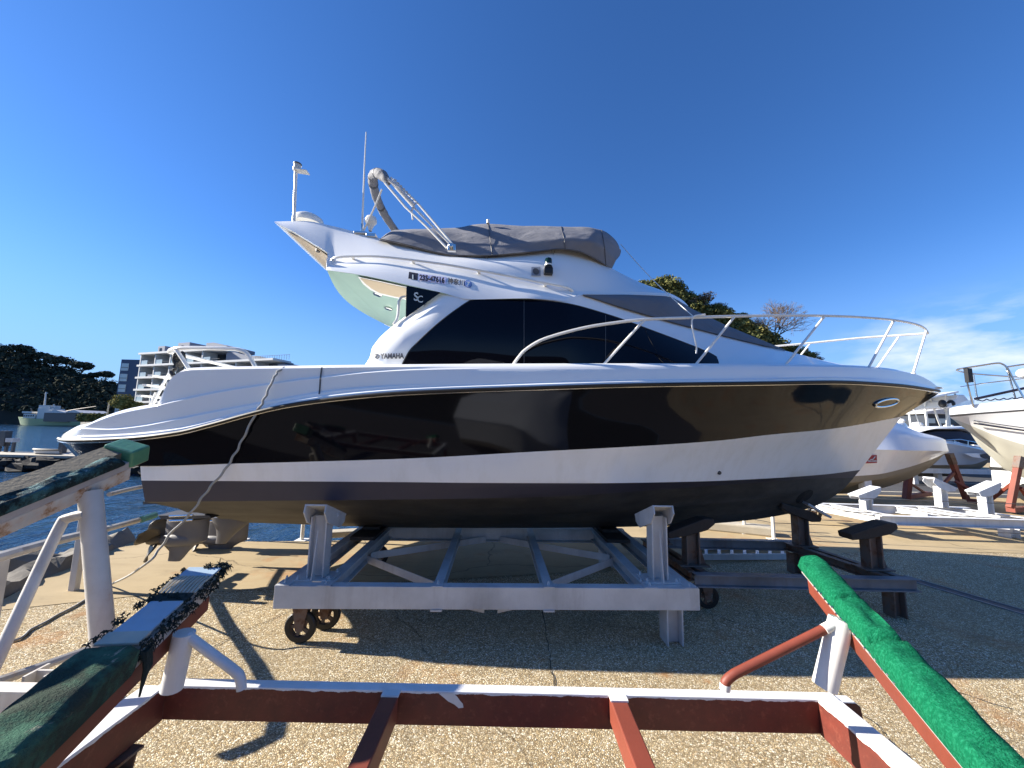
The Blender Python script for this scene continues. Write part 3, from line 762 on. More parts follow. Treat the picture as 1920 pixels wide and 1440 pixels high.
drive(1.05, 0); drive(2.45, 75)
foil('keel_fin', [(970,396,474,.10),(978,398,470,.10),(986,402,460,.09),(994,405,449,.08),(1004,406,438,.06),(1012,405,430,.05),(1019,404,424,.04)], 1.75, M['drive'])
# ================================================================== ground and water
SPOTS = [(*PZ(px, py, 0).xy, r) for px, py, r in ((70,1195,.85),(150,1150,.5),(500,1050,.6),(330,1075,.4),(835,1222,.32),(1015,1240,.36),(1245,1262,.30),(1330,1278,.26),(1780,985,1.0),(1560,1425,.3),(640,1420,.3),(1700,1000,.7))]
def ground_mat(name, agg=True):
    t = NT(name); geo = t.n('ShaderNodeNewGeometry'); P = geo.outputs['Position']
    mp = t.n('ShaderNodeMapping'); t.l(P, mp.inputs[0]); pos = mp.outputs[0]
    big = t.noise(.35, 6, .6, pos); mid = t.noise(1.6, 8, .7, pos)
    rust = t.ramp(t.noise(.62, 9, .72, pos, .4), .55, .72)
    if agg:
        def vor(feat, sc):
            v = t.n('ShaderNodeTexVoronoi', feature=feat); v.inputs['Scale'].default_value = sc; t.l(pos, v.inputs['Vector']); return v
        v1, v2 = vor('F1', 92), vor('DISTANCE_TO_EDGE', 92)
        hv = t.n('ShaderNodeSeparateColor'); t.l(v1.outputs['Color'], hv.inputs[0])
        r = t.n('ShaderNodeValToRGB'); r.color_ramp.interpolation = 'CONSTANT'
        cols = [(0, (.26,.19,.11)), (.16, (.52,.40,.24)), (.34, (.68,.57,.40)), (.52, (.44,.37,.25)), (.66, (.78,.71,.57)), (.80, (.34,.28,.20)), (.90, (.88,.84,.74))]
        e = r.color_ramp.elements; e[0].position, e[0].color = 0, (*cols[0][1], 1); e[1].position, e[1].color = cols[1][0], (*cols[1][1], 1)
        for p_, c_ in cols[2:]: q = e.new(p_); q.color = (*c_, 1)
        t.l(hv.outputs[0], r.inputs[0])
        col = t.mix(t.ramp(v2.outputs['Distance'], .03, .16), (.10,.078,.05), r.outputs[0])
        col = t.mix(t.math('MULTIPLY', t.ramp(mid, .42, .72), .35), col, (.42,.34,.22))
        h = t.math('ADD', t.ramp(v2.outputs['Distance'], 0, .30), t.math('MULTIPLY', hv.outputs[1], .7))
        t.bump(h, .45, .006)
    else:
        col = t.mix(mid, (.46,.38,.26), (.33,.265,.175)); fine = t.noise(120, 3, .6, pos)
        col = t.mix(t.ramp(fine, .3, .7), col, (.42,.36,.26), 'MIX'); col = t.mix(.4, col, t.mix(mid, (.46,.38,.26), (.30,.24,.16)))
        sc = t.noise(1, 7, .7, (lambda q: (t.l(P, q.inputs[0]), q.inputs['Scale'].__setattr__('default_value', (.35,5,1)), q.outputs[0])[2])(t.n('ShaderNodeMapping')))
        col = t.mix(t.math('MULTIPLY', t.ramp(sc, .5, .75), .5), col, (.24,.19,.12)); t.bump(fine, .25, .006)
    col = t.mix(t.math('MULTIPLY', t.ramp(big, .40, .70), .45), col, (.20,.165,.11))
    # cracks and expansion joints
    v = t.n('ShaderNodeTexVoronoi', feature='DISTANCE_TO_EDGE'); v.inputs['Scale'].default_value = .30
    w = t.n('ShaderNodeVectorMath', operation='ADD'); nn = t.n('ShaderNodeTexNoise'); nn.inputs['Scale'].default_value = 2.2; nn.inputs['Detail'].default_value = 8
    t.l(P, nn.inputs['Vector']); sv = t.n('ShaderNodeVectorMath', operation='SCALE'); sv.inputs['Scale'].default_value = .35; t.l(nn.outputs['Color'], sv.inputs[0])
    t.l(P, w.inputs[0]); t.l(sv.outputs[0], w.inputs[1]); t.l(w.outputs[0], v.inputs['Vector'])
    col = t.mix(t.ramp(v.outputs['Distance'], .0006, .0028), t.mix(.6, col, (.05,.04,.03)), col)
    col = t.mix(t.math('MULTIPLY', rust, .7), col, (.34,.125,.03))
    for sx_, sy_, sr_ in SPOTS:
        dn = t.n('ShaderNodeVectorMath', operation='DISTANCE'); t.l(P, dn.inputs[0]); dn.inputs[1].default_value = (sx_, sy_, 0)
        f_ = t.math('ADD', t.math('MULTIPLY', dn.outputs['Value'], 1/sr_), t.math('MULTIPLY', t.noise(3.5, 8, .75, pos), 1.6))
        col = t.mix(t.math('MULTIPLY', t.ramp(f_, .70, 1.75, (1,1,1), (0,0,0)), .62), col, (.30,.135,.04))
    dirt = t.ramp(t.noise(.9, 8, .7, (lambda q: (t.l(P, q.inputs[0]), q.inputs['Location'].__setattr__('default_value', (7,3,0)), q.outputs[0])[2])(t.n('ShaderNodeMapping'))), .55, .75)
    col = t.mix(t.math('MULTIPLY', dirt, .58), col, (.12,.105,.08))
    t.set(col=t.mix(1, col, (1.27,1.22,1.08) if agg else (1.06,1.0,.86), 'MULTIPLY'), rough=.92, spec=.2); return t.m
M['agg'] = ground_mat('washed_aggregate'); M['conc'] = ground_mat('worn_concrete', False)
M['crackfill'] = plain('crack_fill', (.035,.028,.020), .95)
M['kerb'] = plain('kerb_concrete', (.50,.45,.36), .9, var=.35, scale=5, bump=.3, bscale=60)
M['rock'] = plain('shore_rock', (.25,.225,.185), .95, var=.65, scale=5, bump=1.0, bscale=14)
def sheet(name, pts, z, mat, wall=0):
    o = MB(); vs = [Vector((x, y, z)) for x, y in pts]; n = len(vs)
    o.add(vs, [list(range(n))])
    if wall: o.add(vs+[v-EZ*wall for v in vs], [(k, (k+1) % n, n+(k+1) % n, n+k) for k in range(n)])
    return structure(o.build(name, mat))
LAND = [(-5.25,4.1), (-5.75,5.2), (-6.0,6.35), (-3.0,6.6), (0,7.6), (2.4,8.5), (3.4,14), (4,60), (90,62), (90,-4), (-5.25,-4)]
sheet('yard_paving', LAND, 0, M['agg'], 3)
sheet('concrete_apron', [(-5.2,4.0), (-5.7,5.2), (-5.95,6.3), (-3.0,6.55), (0,7.55), (2.42,8.45), (3.42,14), (4.02,59.9), (89.9,61.9), (89.9,7.5), (6.3,6.75), (2.5,5.75), (-1.2,5.0), (-4.1,4.42)], .005, M['conc'])
sheet('added_dark_ground', [(-60,-4.0), (90,-4.0), (90,-34), (-60,-34)], -.004, plain('dark_ground_grey', (.085,.078,.072), .92, var=.4, scale=1.5, bump=.3, bscale=60), 3)  # unseen dark ground added behind the camera to keep the hull reflections dark
o = MB(); a_, b_ = PZ(1688,1080,.006), PZ(2050,1186,.006); d_ = (b_-a_).normalized(); s_ = d_.cross(EZ)
o.add([a_-s_*.07, b_-s_*.07, b_+s_*.07, a_+s_*.07], [(0,1,2,3)]); structure(o.build('drain_channel', plain('drain_grate', (.05,.05,.055), .6, metal=.3)))
for k_ in (-1, 1):
    o = MB(); o.beam(a_+s_*(.085*k_), b_+s_*(.085*k_), .025, .012); structure(o.build('drain_edge', plain('drain_edge_steel', (.22,.22,.22), .5, metal=.4)))
for pts_ in (((1040,1288),(1010,1105)), ((1572,1296),(1760,1470)), ((1330,1150),(1900,1330)), ((230,1290),(640,1100))):
    a_, b_ = PZ(*pts_[0], .007), PZ(*pts_[1], .007); s_ = (b_-a_).normalized().cross(EZ); o = MB(); L_ = []; R_ = []
    for q_ in range(41):
        p_ = a_.lerp(b_, q_/40)+s_*(.03*noise.noise(Vector((q_*.35, a_.x*9, 0)))); w_ = .0035+.0028*noise.noise(Vector((q_*.9, 3, a_.x)))
        L_.append(p_-s_*w_); R_.append(p_+s_*w_)
    o.loft([L_, R_], smooth=False); structure(o.build('pavement_crack', M['crackfill']))
sheet('seabed', [(-900,-300), (-900,1200), (900,1200), (900,-300)], -4.2, M['rock'])
t = NT('harbour_water'); geo = t.n('ShaderNodeNewGeometry')
mpw = t.n('ShaderNodeMapping'); mpw.inputs['Scale'].default_value = (1, .55, 1); mpw.inputs['Rotation'].default_value = (0,0,.5); t.l(geo.outputs['Position'], mpw.inputs[0])
h1 = t.noise(1.5, 5, .55, mpw.outputs[0], .5); h2 = t.noise(.23, 3, .5, mpw.outputs[0]); h3 = t.noise(5.5, 3, .5, mpw.outputs[0])
hh = t.math('ADD', t.math('ADD', h1, t.math('MULTIPLY', h2, 2.2)), t.math('MULTIPLY', h3, .22))
t.set(col=t.mix(t.ramp(t.noise(.05, 4, .6, geo.outputs['Position']), .4, .65), (.016,.048,.095), (.022,.062,.115)), rough=.07, spec=.5); t.bump(hh, 1.0, .26)
M['water'] = t.m
sheet('water', [(-800,-200), (-800,1100), (800,1100), (800,-200)], -1.5, M['water'])

# shore rocks and low kerbs
def rock(x, y, z, r, seed, lab, sx=1):
    o = MB(); o.blob((x,y,z), (r*sx, r, r*.62), 0, 14, 9, .75, seed)
    return tag(o.build('rock', M['rock'], ang=20), lab, 'rock', 'rocks along the quay foot')
k = MB(); rows_ = []
for q_ in range(30):
    t_ = q_/29; ix = -5.22-.75*t_; iy = 3.6+2.8*t_; row_ = []
    for w_, zz in ((0,-.02),(.04,.10),(.18,.13),(.34,.10),(.42,.0),(.5,-.5),(.62,-1.2)):
        n_ = noise.noise(Vector((t_*9, w_*6, zz*3)))*.13+noise.noise(Vector((t_*27, w_*15, 2)))*.09
        row_.append(Vector((ix-w_+n_*.7*(w_ > .2), iy, zz+n_*(w_ > 0))))
    rows_.append(row_)
k.loft(rows_); structure(k.build('quay_kerb', M['rock'], ang=30))
rock(-6.75, 5.3, -.30, .55, 1, 'large grey shore rock beside the quay kerb, with a jagged top', 1.5)
rock(-6.2, 4.3, -.28, .5, 2, 'low dark shore rock nearest the railing post at left', 1.7)
rock(-7.9, 5.2, -.65, .62, 3, 'blocky grey rock at the water edge left of the others', 1.1)
rock(-6.9, 6.7, -.62, .55, 4, 'wet rock in the foam behind the propeller', 1.4)
sh = MB(); rs = random.Random(3)
for i in range(900):
    u = rs.random(); x = -6.2+7*u+rs.gauss(0,.4); y = 7.3+1.1*u+abs(rs.gauss(0,.55)); r = rs.uniform(.04,.12)
    sh.blob((x,y,-1.15-.28*(y-7.3-1.1*u)+rs.uniform(0,.08)), (r,r,r*.6), 0, 6, 4, .4, i)
sh.prism([(-6.5,6.4,-1.2), (1.5,8.0,-1.2), (1.5,9.6,-1.72), (-6.5,8.4,-1.72)], (0,0,-.5))
o = sh.build('shingle_beach', M['rock'], merge=False); o['kind'] = 'stuff'
fm = MB()
for i in range(420):
    x = -8.6+3.2*rs.random(); y = 6.9+rs.gauss(0,.16)+.25*math.sin(x*3); r = rs.uniform(.02,.09)
    fm.blob((x,y,-1.49), (r*1.6,r,.025), 0, 7, 4, .4, i)
o = fm.build('sea_foam', plain('foam', (.8,.82,.82), .6), merge=False); o['kind'] = 'stuff'
o = MB(); o.prism([(2.0,8.6,0), (5.0,7.42,0), (5.1,7.72,0), (2.1,8.95,0)], (0,0,.17)); tag(o.build('concrete_kerb', M['kerb'], bevel=.03), 'pale low concrete kerb behind the rusty cradle', 'kerb')
o = MB(); o.prism([(-3.1,6.72,0), (2.0,8.42,0), (1.95,8.62,0), (-3.2,6.92,0)], (0,0,.10)); tag(o.build('concrete_kerb', M['kerb'], bevel=.02), 'long pale kerb along the quay edge seen under the hull', 'kerb')

# ================================================================== cradle kit
M['greysteel'] = painted('grey_cradle_paint', (.58,.58,.58), .16, (.20,.11,.06), grime=.34, rs=5, bump=.25)
M['redtop'] = None
def red_paint():
    t = NT('red_white_paint'); geo = t.n('ShaderNodeNewGeometry')
    sx = t.n('ShaderNodeSeparateXYZ'); t.l(geo.outputs['Normal'], sx.inputs[0]); sp = t.n('ShaderNodeSeparateXYZ'); t.l(geo.outputs['Position'], sp.inputs[0])
    nz_ = t.noise(7, 7, .7, geo.outputs['Position']); drip = t.noise(1, 5, .6, (lambda q: (t.l(geo.outputs['Position'], q.inputs[0]), q.inputs['Scale'].__setattr__('default_value', (16,16,2.5)), q.outputs[0])[2])(t.n('ShaderNodeMapping')))
    red = t.mix(t.ramp(nz_, .3, .75), (.165,.032,.020), (.085,.022,.016)); red = t.mix(t.ramp(t.noise(30, 6, .7, geo.outputs['Position']), .55, .75), red, (.23,.065,.04))
    scr = t.ramp(t.noise(11, 9, .8, geo.outputs['Position']), .70, .72); red = t.mix(t.math('MULTIPLY', scr, .7), red, (.55,.50,.45))
    white = t.mix(t.ramp(nz_, .35, .8), (.78,.78,.78), (.62,.61,.58))
    edge = t.math('GREATER_THAN', t.math('ADD', sp.outputs[2], t.math('MULTIPLY', drip, .028)), .552)
    top = t.math('MAXIMUM', t.math('GREATER_THAN', sx.outputs[2], .5), edge)
    t.set(col=t.mix(top, red, white), rough=.55); t.bump(t.noise(45, 5, .7, geo.outputs['Position']), .25, .004); return t.m
M['redwhite'] = red_paint()
M['red'] = painted('red_oxide_paint', (.22,.048,.026), .22, (.10,.035,.02), grime=.35, rs=7, chips=.28, chipcol=(.55,.50,.45))
M['whitepaint'] = painted('white_brushed_paint', (.74,.73,.70), .14, (.24,.10,.03), grime=.18, rs=5, chips=.17, chipcol=(.16,.05,.04))
M['oldwhite'] = painted('old_white_paint', (.60,.57,.52), .52, (.30,.13,.03), grime=.3, rs=5)
M['rustwhite'] = painted('rust_stained_white', (.62,.59,.53), .78, (.33,.15,.035), (.16,.06,.02), grime=.35, rs=4.5)
M['galv'] = painted('white_cradle_paint', (.70,.71,.72), .08, (.25,.12,.05), grime=.2)
M['rusty'] = painted('rusted_steel', (.13,.105,.09), .80, (.17,.072,.034), (.035,.020,.015), grime=.5, rs=5, bump=.4)
M['darkwood'] = plain('tarred_wood', (.040,.028,.021), .7, var=.5, scale=12, bump=.5)
def caster(par, c, r=.13, yaw=0, mat=None, w=.05):
    c = Vector(c); ax = Vector((math.cos(yaw), math.sin(yaw), 0)); fwd = Vector((-math.sin(yaw), math.cos(yaw), 0))
    o = MB(); o.lathe([(r*.62,-w*.5),(r*.93,-w*.5),(r,-w*.3),(r,w*.3),(r*.93,w*.5),(r*.62,w*.5)], c, ax, 28)
    wh = o.build('wheel', M['rubber'], par)
    o = MB(); o.lathe([(.02,-w*.55),(.035,-w*.55),(.035,w*.55),(.02,w*.55)], c, ax, 14); o.lathe([(r*.60,-w*.35),(r*.64,-w*.35),(r*.64,w*.35),(r*.60,w*.35)], c, ax, 28)
    for k in range(5):
        a = k*1.2566; o.beam(c, c+(fwd*math.cos(a)+EZ*math.sin(a))*r*.62, .03, .02, ax)
    o.build('rim', M['rusty'], wh)
    o = MB()
    for s in (-1, 1): o.prism([c+ax*(s*w*.75)+fwd*a+EZ*b for a, b in ((-.03,-.03),(.03,-.03),(.07,r+.05),(-.07,r+.05))], ax*.008)
    o.box(c+EZ*(r+.055), (w*2.4,.16,.012), (ax, fwd, EZ)); o.build('fork', M['rusty'], par); return wh
def bolt(mb, p, r=.014): mb.lathe([(0,.03),(r*.6,.03),(r*.6,.014),(r,.014),(r,0)], p, EZ, 6, smooth=False)

# --- grey cradle under the yacht
gc = thing('boat_cradle', 'grey steel wheeled cradle carrying the big motor yacht', 'boat cradle', WO(-.4,.9,0), 'boat cradles')
ZT, BH = .50, .188
fx0, fx1 = LO(BP(516,1086,-.2)).x, LO(BP(1311,1090,-.2)).x
yn, yf = -.2, 1.95
def channel(name, a, b, h, w, mat, par, face):     # web towards `face`
    o = MB(); c, L, d, sd, u = o.frame(a, b, EZ); f = Vector(face)
    o.box(c+f*(w/2-.005), (L, .010, h), (d, f, u)); o.box(c+u*(h/2-.005)-f*.005, (L, w-.010, .010), (d, f, u)); o.box(c-u*(h/2-.005)-f*.005, (L, w-.010, .010), (d, f, u))
    return o.build(name, mat, par, bevel=.003)
zc = ZT-BH/2
channel('cross_beam', WO(fx0,yn+.05,zc), WO(fx1,yn+.05,zc), BH, .10, M['greysteel'], gc, -EY)
channel('cross_beam', WO(fx0,yf-.05,zc), WO(fx1,yf-.05,zc), BH, .10, M['greysteel'], gc, EY)
xo = [fx0+.06, fx0+.42, fx1-.44, fx1-.07]
for x in xo:
    o = MB(); o.hbeam(WO(x,yn+.102,ZT-.072), WO(x,yf-.102,ZT-.072), .11, .14); bolt(o, WO(x,yn+.05,ZT-.001)); bolt(o, WO(x-.04,yn+.16,ZT))
    o.box(WO(x,yn+.07,ZT+.003), (.12,.14,.006), (EX,EY,EZ)); o.build('side_beam', M['greysteel'], gc, bevel=.002)
for x in (LO(BP(820,1084,-.2)).x, LO(BP(1030,1084,-.2)).x):
    o = MB(); o.hbeam(WO(x,yn+.102,ZT-.06), WO(x,yf-.102,ZT-.06), .085, .11); o.box(WO(x,yn+.05,ZT+.004), (.095,.11,.008), (EX,EY,EZ)); bolt(o, WO(x,yn+.06,ZT+.006))
    o.build('tie_beam', M['greysteel'], gc, bevel=.002)
    MB().box(WO(x,yn+.02,ZT-BH-.008), (.1,.06,.014), (EX,EY,EZ)).build('tie_plate', M['greysteel'], gc)
xm, ym = (fx0+fx1)/2, (yn+yf)/2
for sx, x in ((-1, xo[1]), (1, xo[2])):
    for sy in (-1, 1):
        MB().beam(WO(x-sx*.05,ym+sy*.06,.40), WO(xm+sx*.10,ym+sy*(ym-yn-.06),.335), .008, .08).build('brace', M['greysteel'], gc)
for sx in (-1, 1):
    MB().prism([WO(xm+sx*.06,yn+.07,ZT-BH), WO(xm+sx*.34,yn+.07,ZT-BH), WO(xm+sx*.06,yn+.07,ZT-BH-.06)], EY*.008).build('gusset', M['greysteel'], gc)
def hull_post(par, x, y, sx, zt=1.0):
    s = -1 if y > CL else 1; Yi = EY*s
    o = MB(); o.hbeam(WO(x,y,ZT+.012), WO(x,y,zt), .14, .15, EX); o.box(WO(x,y,ZT+.006), (.34,.24,.012), (EX,EY,EZ))
    o.prism([WO(x-.005,y,ZT+.012)-Yi*.075, WO(x-.005,y,ZT+.012)-Yi*.14, WO(x-.005,y,zt-.12)-Yi*.075], EX*.010)
    for a in (-.14, .14): bolt(o, WO(x+a,y,ZT+.012)-Yi*.09); bolt(o, WO(x+a,y,ZT+.012)+Yi*.09)
    o.build('post', M['greysteel'], par, bevel=.002)
    al = (Yi*math.cos(.36)-EZ*math.sin(.36)); up = (EZ*math.cos(.36)+Yi*math.sin(.36)); c = WO(x,y,zt+.12)-Yi*.15
    o = MB(); o.box(c+al*.25, (.20,.52,.014), (EX, al, up))
    for a in (-1, 1):
        q = c+EX*(a*.098); o.prism([q-al*.01, q+al*.51, q+al*.51-up*.07, q+al*.42-up*.14, q+al*.10-up*.14, q-al*.01-up*.07], EX*(.012*-a))
    bolt(o, c+al*.3+EX*.09-up*.05, .02); o.build('hull_pad', M['greysteel'], par, bevel=.003)
xl, xr = LO(BP(597,1068,.02)).x, LO(BP(1233,1068,.02)).x
for x in (xl, xr):
    hull_post(gc, x, .02, 1, 1.055 if x < 0 else 1.09); hull_post(gc, x, 2*CL-.02-1.55 if False else 1.72, 1) if False else None
for x in (xl, xr):          # the far pair, on outriggers
    hull_post(gc, x, 3.3, 1, .98)
    o = MB(); o.hbeam(WO(x-.17,yf,ZT-.07), WO(x-.17,3.45,ZT-.07), .1, .14); o.hbeam(WO(x+.17,yf,ZT-.07), WO(x+.17,3.45,ZT-.07), .1, .14); o.build('side_beam', M['greysteel'], gc)
    o = MB(); o.hbeam(WO(x,3.4,0), WO(x,3.4,ZT-.14), .12, .12, EX); o.build('leg', M['greysteel'], gc)
    o = MB(); o.box(WO(x,1.75,ZT+.02), (.3,1.1,.04), (EX,EY,EZ)); o.box(WO(x,1.75,ZT+.05), (.22,.4,.05), (EX,EY,EZ)); o.build('keel_block', M['darkwood'], gc)
cx = LO(BP(566,1150,-.12)).x
caster(gc, WO(cx,-.12,.135), .135, YAW+1.5708); caster(gc, WO(cx+.12,.10,.135), .135, YAW+1.5708)
caster(gc, WO(cx+.1,1.8,.135), .135, YAW+1.5708)
o = MB(); o.hbeam(WO(LO(BP(1258,1150,-.1)).x,-.10,0), WO(LO(BP(1258,1150,-.1)).x,-.10,ZT-BH), .17, .15, EX); o.build('leg', M['greysteel'], gc, bevel=.002)
o = MB(); o.hbeam(WO(fx1-.28,1.85,0), WO(fx1-.28,1.85,ZT-BH), .17, .15, EX); o.build('leg', M['greysteel'], gc)

# --- rusty empty cradle behind it
rc = thing('boat_cradle', 'rusty empty cradle with dark tarred pads behind the grey one', 'boat cradle', (3.2,5,0), 'boat cradles')
z = .40
for a, b in (((2.02,4.34,z-.065),(4.42,4.34,z-.065)), ((2.0,5.72,z-.065),(4.25,5.72,z-.065))):
    MB().hbeam(a, b, .10, .13).build('cross_beam', painted('weathered_grey', (.20,.21,.23), .42, (.16,.06,.02), grime=.5, rs=3), rc, bevel=.002)
for a, b in (((4.30,4.40,z-.05),(4.10,5.66,z-.05)), ((4.16,4.40,z-.05),(3.96,5.66,z-.05)), ((2.16,4.40,z-.05),(2.05,5.66,z-.05)), ((2.02,4.40,z-.05),(1.92,5.66,z-.05))):
    MB().hbeam(a, b, .08, .10).build('side_beam', M['rusty'], rc, bevel=.002)
for (x, y) in ((4.18,4.36), (4.02,5.60)): MB().hbeam((x,y,0), (x,y,z-.13), .14, .13).build('leg', M['rusty'], rc)
def rusty_post(x, y, zt, tilt, lab=None):
    o = MB(); o.hbeam((x,y,z), (x,y,zt), .13, .16, EX, .02, .02); o.prism([(x+.08,y-.005,z),(x+.17,y-.005,z),(x+.08,y-.005,zt-.1)], (0,.01,0)); o.box((x,y,z+.008), (.34,.2,.016)); o.build('post', M['rusty'], rc, bevel=.004)
    d = Vector((math.cos(tilt),0,math.sin(tilt))); u = Vector((-math.sin(tilt),0,math.cos(tilt))); c = Vector((x-.02,y,zt+.06))
    o = MB(); o.prism([c-d*.29-u*.05-EY*.09, c-d*.10-u*.075-EY*.09, c+d*.16-u*.075-EY*.09, c+d*.27-u*.03-EY*.09, c+d*.27+u*.03-EY*.09, c+d*.16+u*.06-EY*.09, c-d*.29+u*.02-EY*.09], EY*.18)
    o.build('hull_pad', M['darkwood'], rc, bevel=.012)
rusty_post(4.22, 4.62, .78, .22); rusty_post(4.04, 5.48, .80, -.35); rusty_post(2.12, 4.62, .77, .28); rusty_post(2.05, 5.45, .78, .25)
o = MB(); c = Vector((4.24,5.42,.90)); d = Vector((.80,-.25,-.52)).normalized(); s = Vector((.3,.95,0)).normalized(); o.box(c, (.30,.20,.03), (d, (s-d*s.dot(d)).normalized(), d.cross((s-d*s.dot(d)).normalized()))); o.build('pad_plate', M['greysteel'], rc, bevel=.004)
caster(rc, (2.20,4.45,.125), .125, 1.5)

# --- aluminium ladder lying on the paving
ldr = thing('ladder', 'grey metal ladder lying flat on the paving behind the rusty cradle', 'ladder', (2.8,6.2,0))
A, B = PZ(1290,1047,.03), PZ(1482,1046,.03); A2, B2 = PZ(1290,1029,.03), PZ(1480,1027,.03)
for a, b in ((A,B),(A2,B2)): MB().beam(a+EZ*.02, b+EZ*.02, .028, .085).build('rail', M['galv'], ldr, bevel=.004)
for k in range(8):
    t_ = (k+.4)/8; MB().beam(A.lerp(B,t_)+EZ*.03, A2.lerp(B2,t_)+EZ*.03, .045, .022).build('rung', M['galv'], ldr)

# --- white cradle further right
wcr = thing('boat_cradle', 'white empty cradle with tilted pads out on the sunny concrete at right', 'boat cradle', PZ(1750,970,0), 'boat cradles')
z = .42
A = PZ(1648,966,z); B = PZ(1524,943,z); Cn = A+(PZ(1920,974,z)-A)*1.25; Df = B+(Cn-A)
def wbeam(a, b, w, h, name='cross_beam'): MB().hbeam(a-EZ*(h/2), b-EZ*(h/2), w, h).build(name, M['galv'], wcr, bevel=.003)
wbeam(A, Cn, .12, .17); wbeam(B, Df, .12, .17)
dn = (B-A); dA = (Cn-A)
for f, w in ((.0,.14),(.10,.10),(.52,.12),(.66,.12),(.90,.12)):
    a = A+dA*f; b = a+dn; wbeam(a+dn.normalized()*.065, b-dn.normalized()*.065, w, .14, 'side_beam')
def wpost(px, py, px2, py2, Y, tilt, zb):
    p = PY(px, py, Y); q = PY(px2, py2, Y); p.z = min(p.z, zb)
    base = Vector((q.x, Y, zb)); tp = Vector((q.x, Y, q.z))
    o = MB(); o.hbeam(base, tp, .15, .15, EX, .018, .018); o.prism([base+EX*.075, base+EX*.16, tp+EX*.075-EZ*.08], EY*.01); o.build('post', M['galv'], wcr, bevel=.003)
    d = Vector((math.cos(tilt),.0,math.sin(tilt))); u = Vector((-math.sin(tilt),0,math.cos(tilt)))
    o = MB(); c = tp+EZ*.05; o.box(c+u*.03, (.52,.24,.03), (d, EY, u))
    for s in (-1, 1): o.prism([c+EY*(s*.11)+d*a+u*b for a, b in ((-.25,.02),(.25,.02),(.25,-.03),(.1,-.12),(-.1,-.12),(-.25,-.06))], EY*(-.012*s))
    o.build('hull_pad', M['galv'], wcr, bevel=.004)
wpost(1619,960,1622,928, A.y+.55, .36, z); wpost(1760,950,1762,912, A.y+1.0, -.42, z); wpost(1846,960,1845,920, A.y+.35, .40, z)
for px, py in ((1657,1001),(1528,975)):
    p = PZ(px, py, 0); caster(wcr, (p.x, p.y, .15), .15, 1.4)
p = PZ(1893,1008,0); MB().hbeam(p, p+EZ*(z-.17), .2, .2).build('leg', M['galv'], wcr)

# --- foreground: empty red and white cradle with carpeted bunks
t = NT('green_carpet'); wr_ = t.noise(1, 5, .6, t.map((6,42,6)))
col = t.mix(t.noise(5, 8, .7), (.007,.155,.068), (.004,.085,.040)); col = t.mix(t.ramp(t.noise(90, 4, .7), .45, .7), col, (.02,.22,.11)); col = t.mix(t.math('MULTIPLY', t.ramp(wr_, .55, .75), .5), col, (.003,.055,.028))
t.set(col=col, rough=1, spec=.05); t.bump(t.math('ADD', t.math('MULTIPLY', wr_, 1.0), t.math('MULTIPLY', t.noise(170, 3), .35)), .9, .02); M['green'] = t.m
t = NT('worn_green_carpet'); g1 = t.noise(3.2, 8, .7); col = t.mix(t.ramp(t.noise(11, 8, .75), .3, .7), (.030,.058,.040), (.055,.065,.050))
col = t.mix(t.ramp(g1, .50, .60), col, (.060,.145,.095)); wv_ = t.noise(1, 6, .7, t.map((22,5,5)))
col = t.mix(t.math('MULTIPLY', t.ramp(wv_, .60, .68), t.ramp(g1, .46, .58)), col, (.52,.46,.36)); t.set(col=col, rough=.95, spec=.15); t.bump(t.noise(120, 4), .9, .012); M['oldgreen'] = t.m
t = NT('tarred_teal_carpet'); col = t.mix(t.ramp(t.noise(7, 8, .75), .45, .62), (.010,.022,.022), (.06,.17,.18)); col = t.mix(t.ramp(t.noise(21, 8, .75), .60, .68), col, (.30,.42,.42)); t.set(col=col, rough=.8, spec=.2); t.bump(t.noise(50, 6), .9, .015); M['teal'] = t.m
M['board'] = plain('weathered_board', (.48,.45,.43), .8, var=.45, scale=8, bump=.4)
M['fray'] = plain('frayed_carpet', (.018,.032,.027), .95, var=.4, scale=20, bump=.8)
M['blueplate'] = plain('blue_white_plate', (.42,.55,.66), .5, var=.35, scale=7)
M['creamrib'] = plain('cream_ribbed_mat', (.60,.55,.44), .75, var=.3, scale=10, bump=.3)
fcR = thing('boat_cradle', 'red and white foreground cradle with a bright green carpeted bunk', 'boat cradle', (0,1.5,0), 'boat cradles')
zt = .55; Yb, Yf = PZ(900,1284,zt).y, PZ(900,1298,zt).y
Yc = (Yb+Yf)/2; hb = .162; XL, XR = -1.80, 1.665
o = MB(); w = Yb-Yf; o.box((-.0675,Yf+.004,zt-hb/2), (3.452,.008,hb)); o.box((-.03,Yc+.002,zt-.004), (3.52,w,.009)); o.box((0,Yc+.002,zt-hb+.004), (3.3,w,.008))
o.prism([(XR+.05,Yf,zt-.008),(XR+.14,Yf,zt-.008),(XR+.17,Yf,zt-.03),(XR+.18,Yf,zt-.09),(XR+.05,Yf,zt-.10)], (0,w*.9,0))
o.build('cross_beam', M['redwhite'], fcR, bevel=.003)
for x, s in ((XL,-1),(XR,1)):
    o = MB(); o.box((x-s*.045,(Yf-1.6)/2-.002,zt-hb/2-.001), (.009,Yf+1.6,hb)); o.box((x+s*.008,(Yf-1.6)/2-.002,zt-.003), (.115,Yf+1.6,.009)); o.box((x,(Yf-1.6)/2,zt-hb+.002), (.1,Yf+1.6,.008))
    o.build('side_beam', M['redwhite'], fcR, bevel=.003)
for px in (733, 1156):
    a = PZ(px, 1300, zt); o = MB(); o.box((a.x,(a.y-1.5)/2-.012,zt-.062), (.085,a.y+1.5,.115)); o.build('tie_beam', M['red'], fcR, bevel=.006)
    MB().box((a.x,Yf-.02,zt-.001), (.088,.05,.008)).build('weld_plate', M['whitepaint'], fcR)
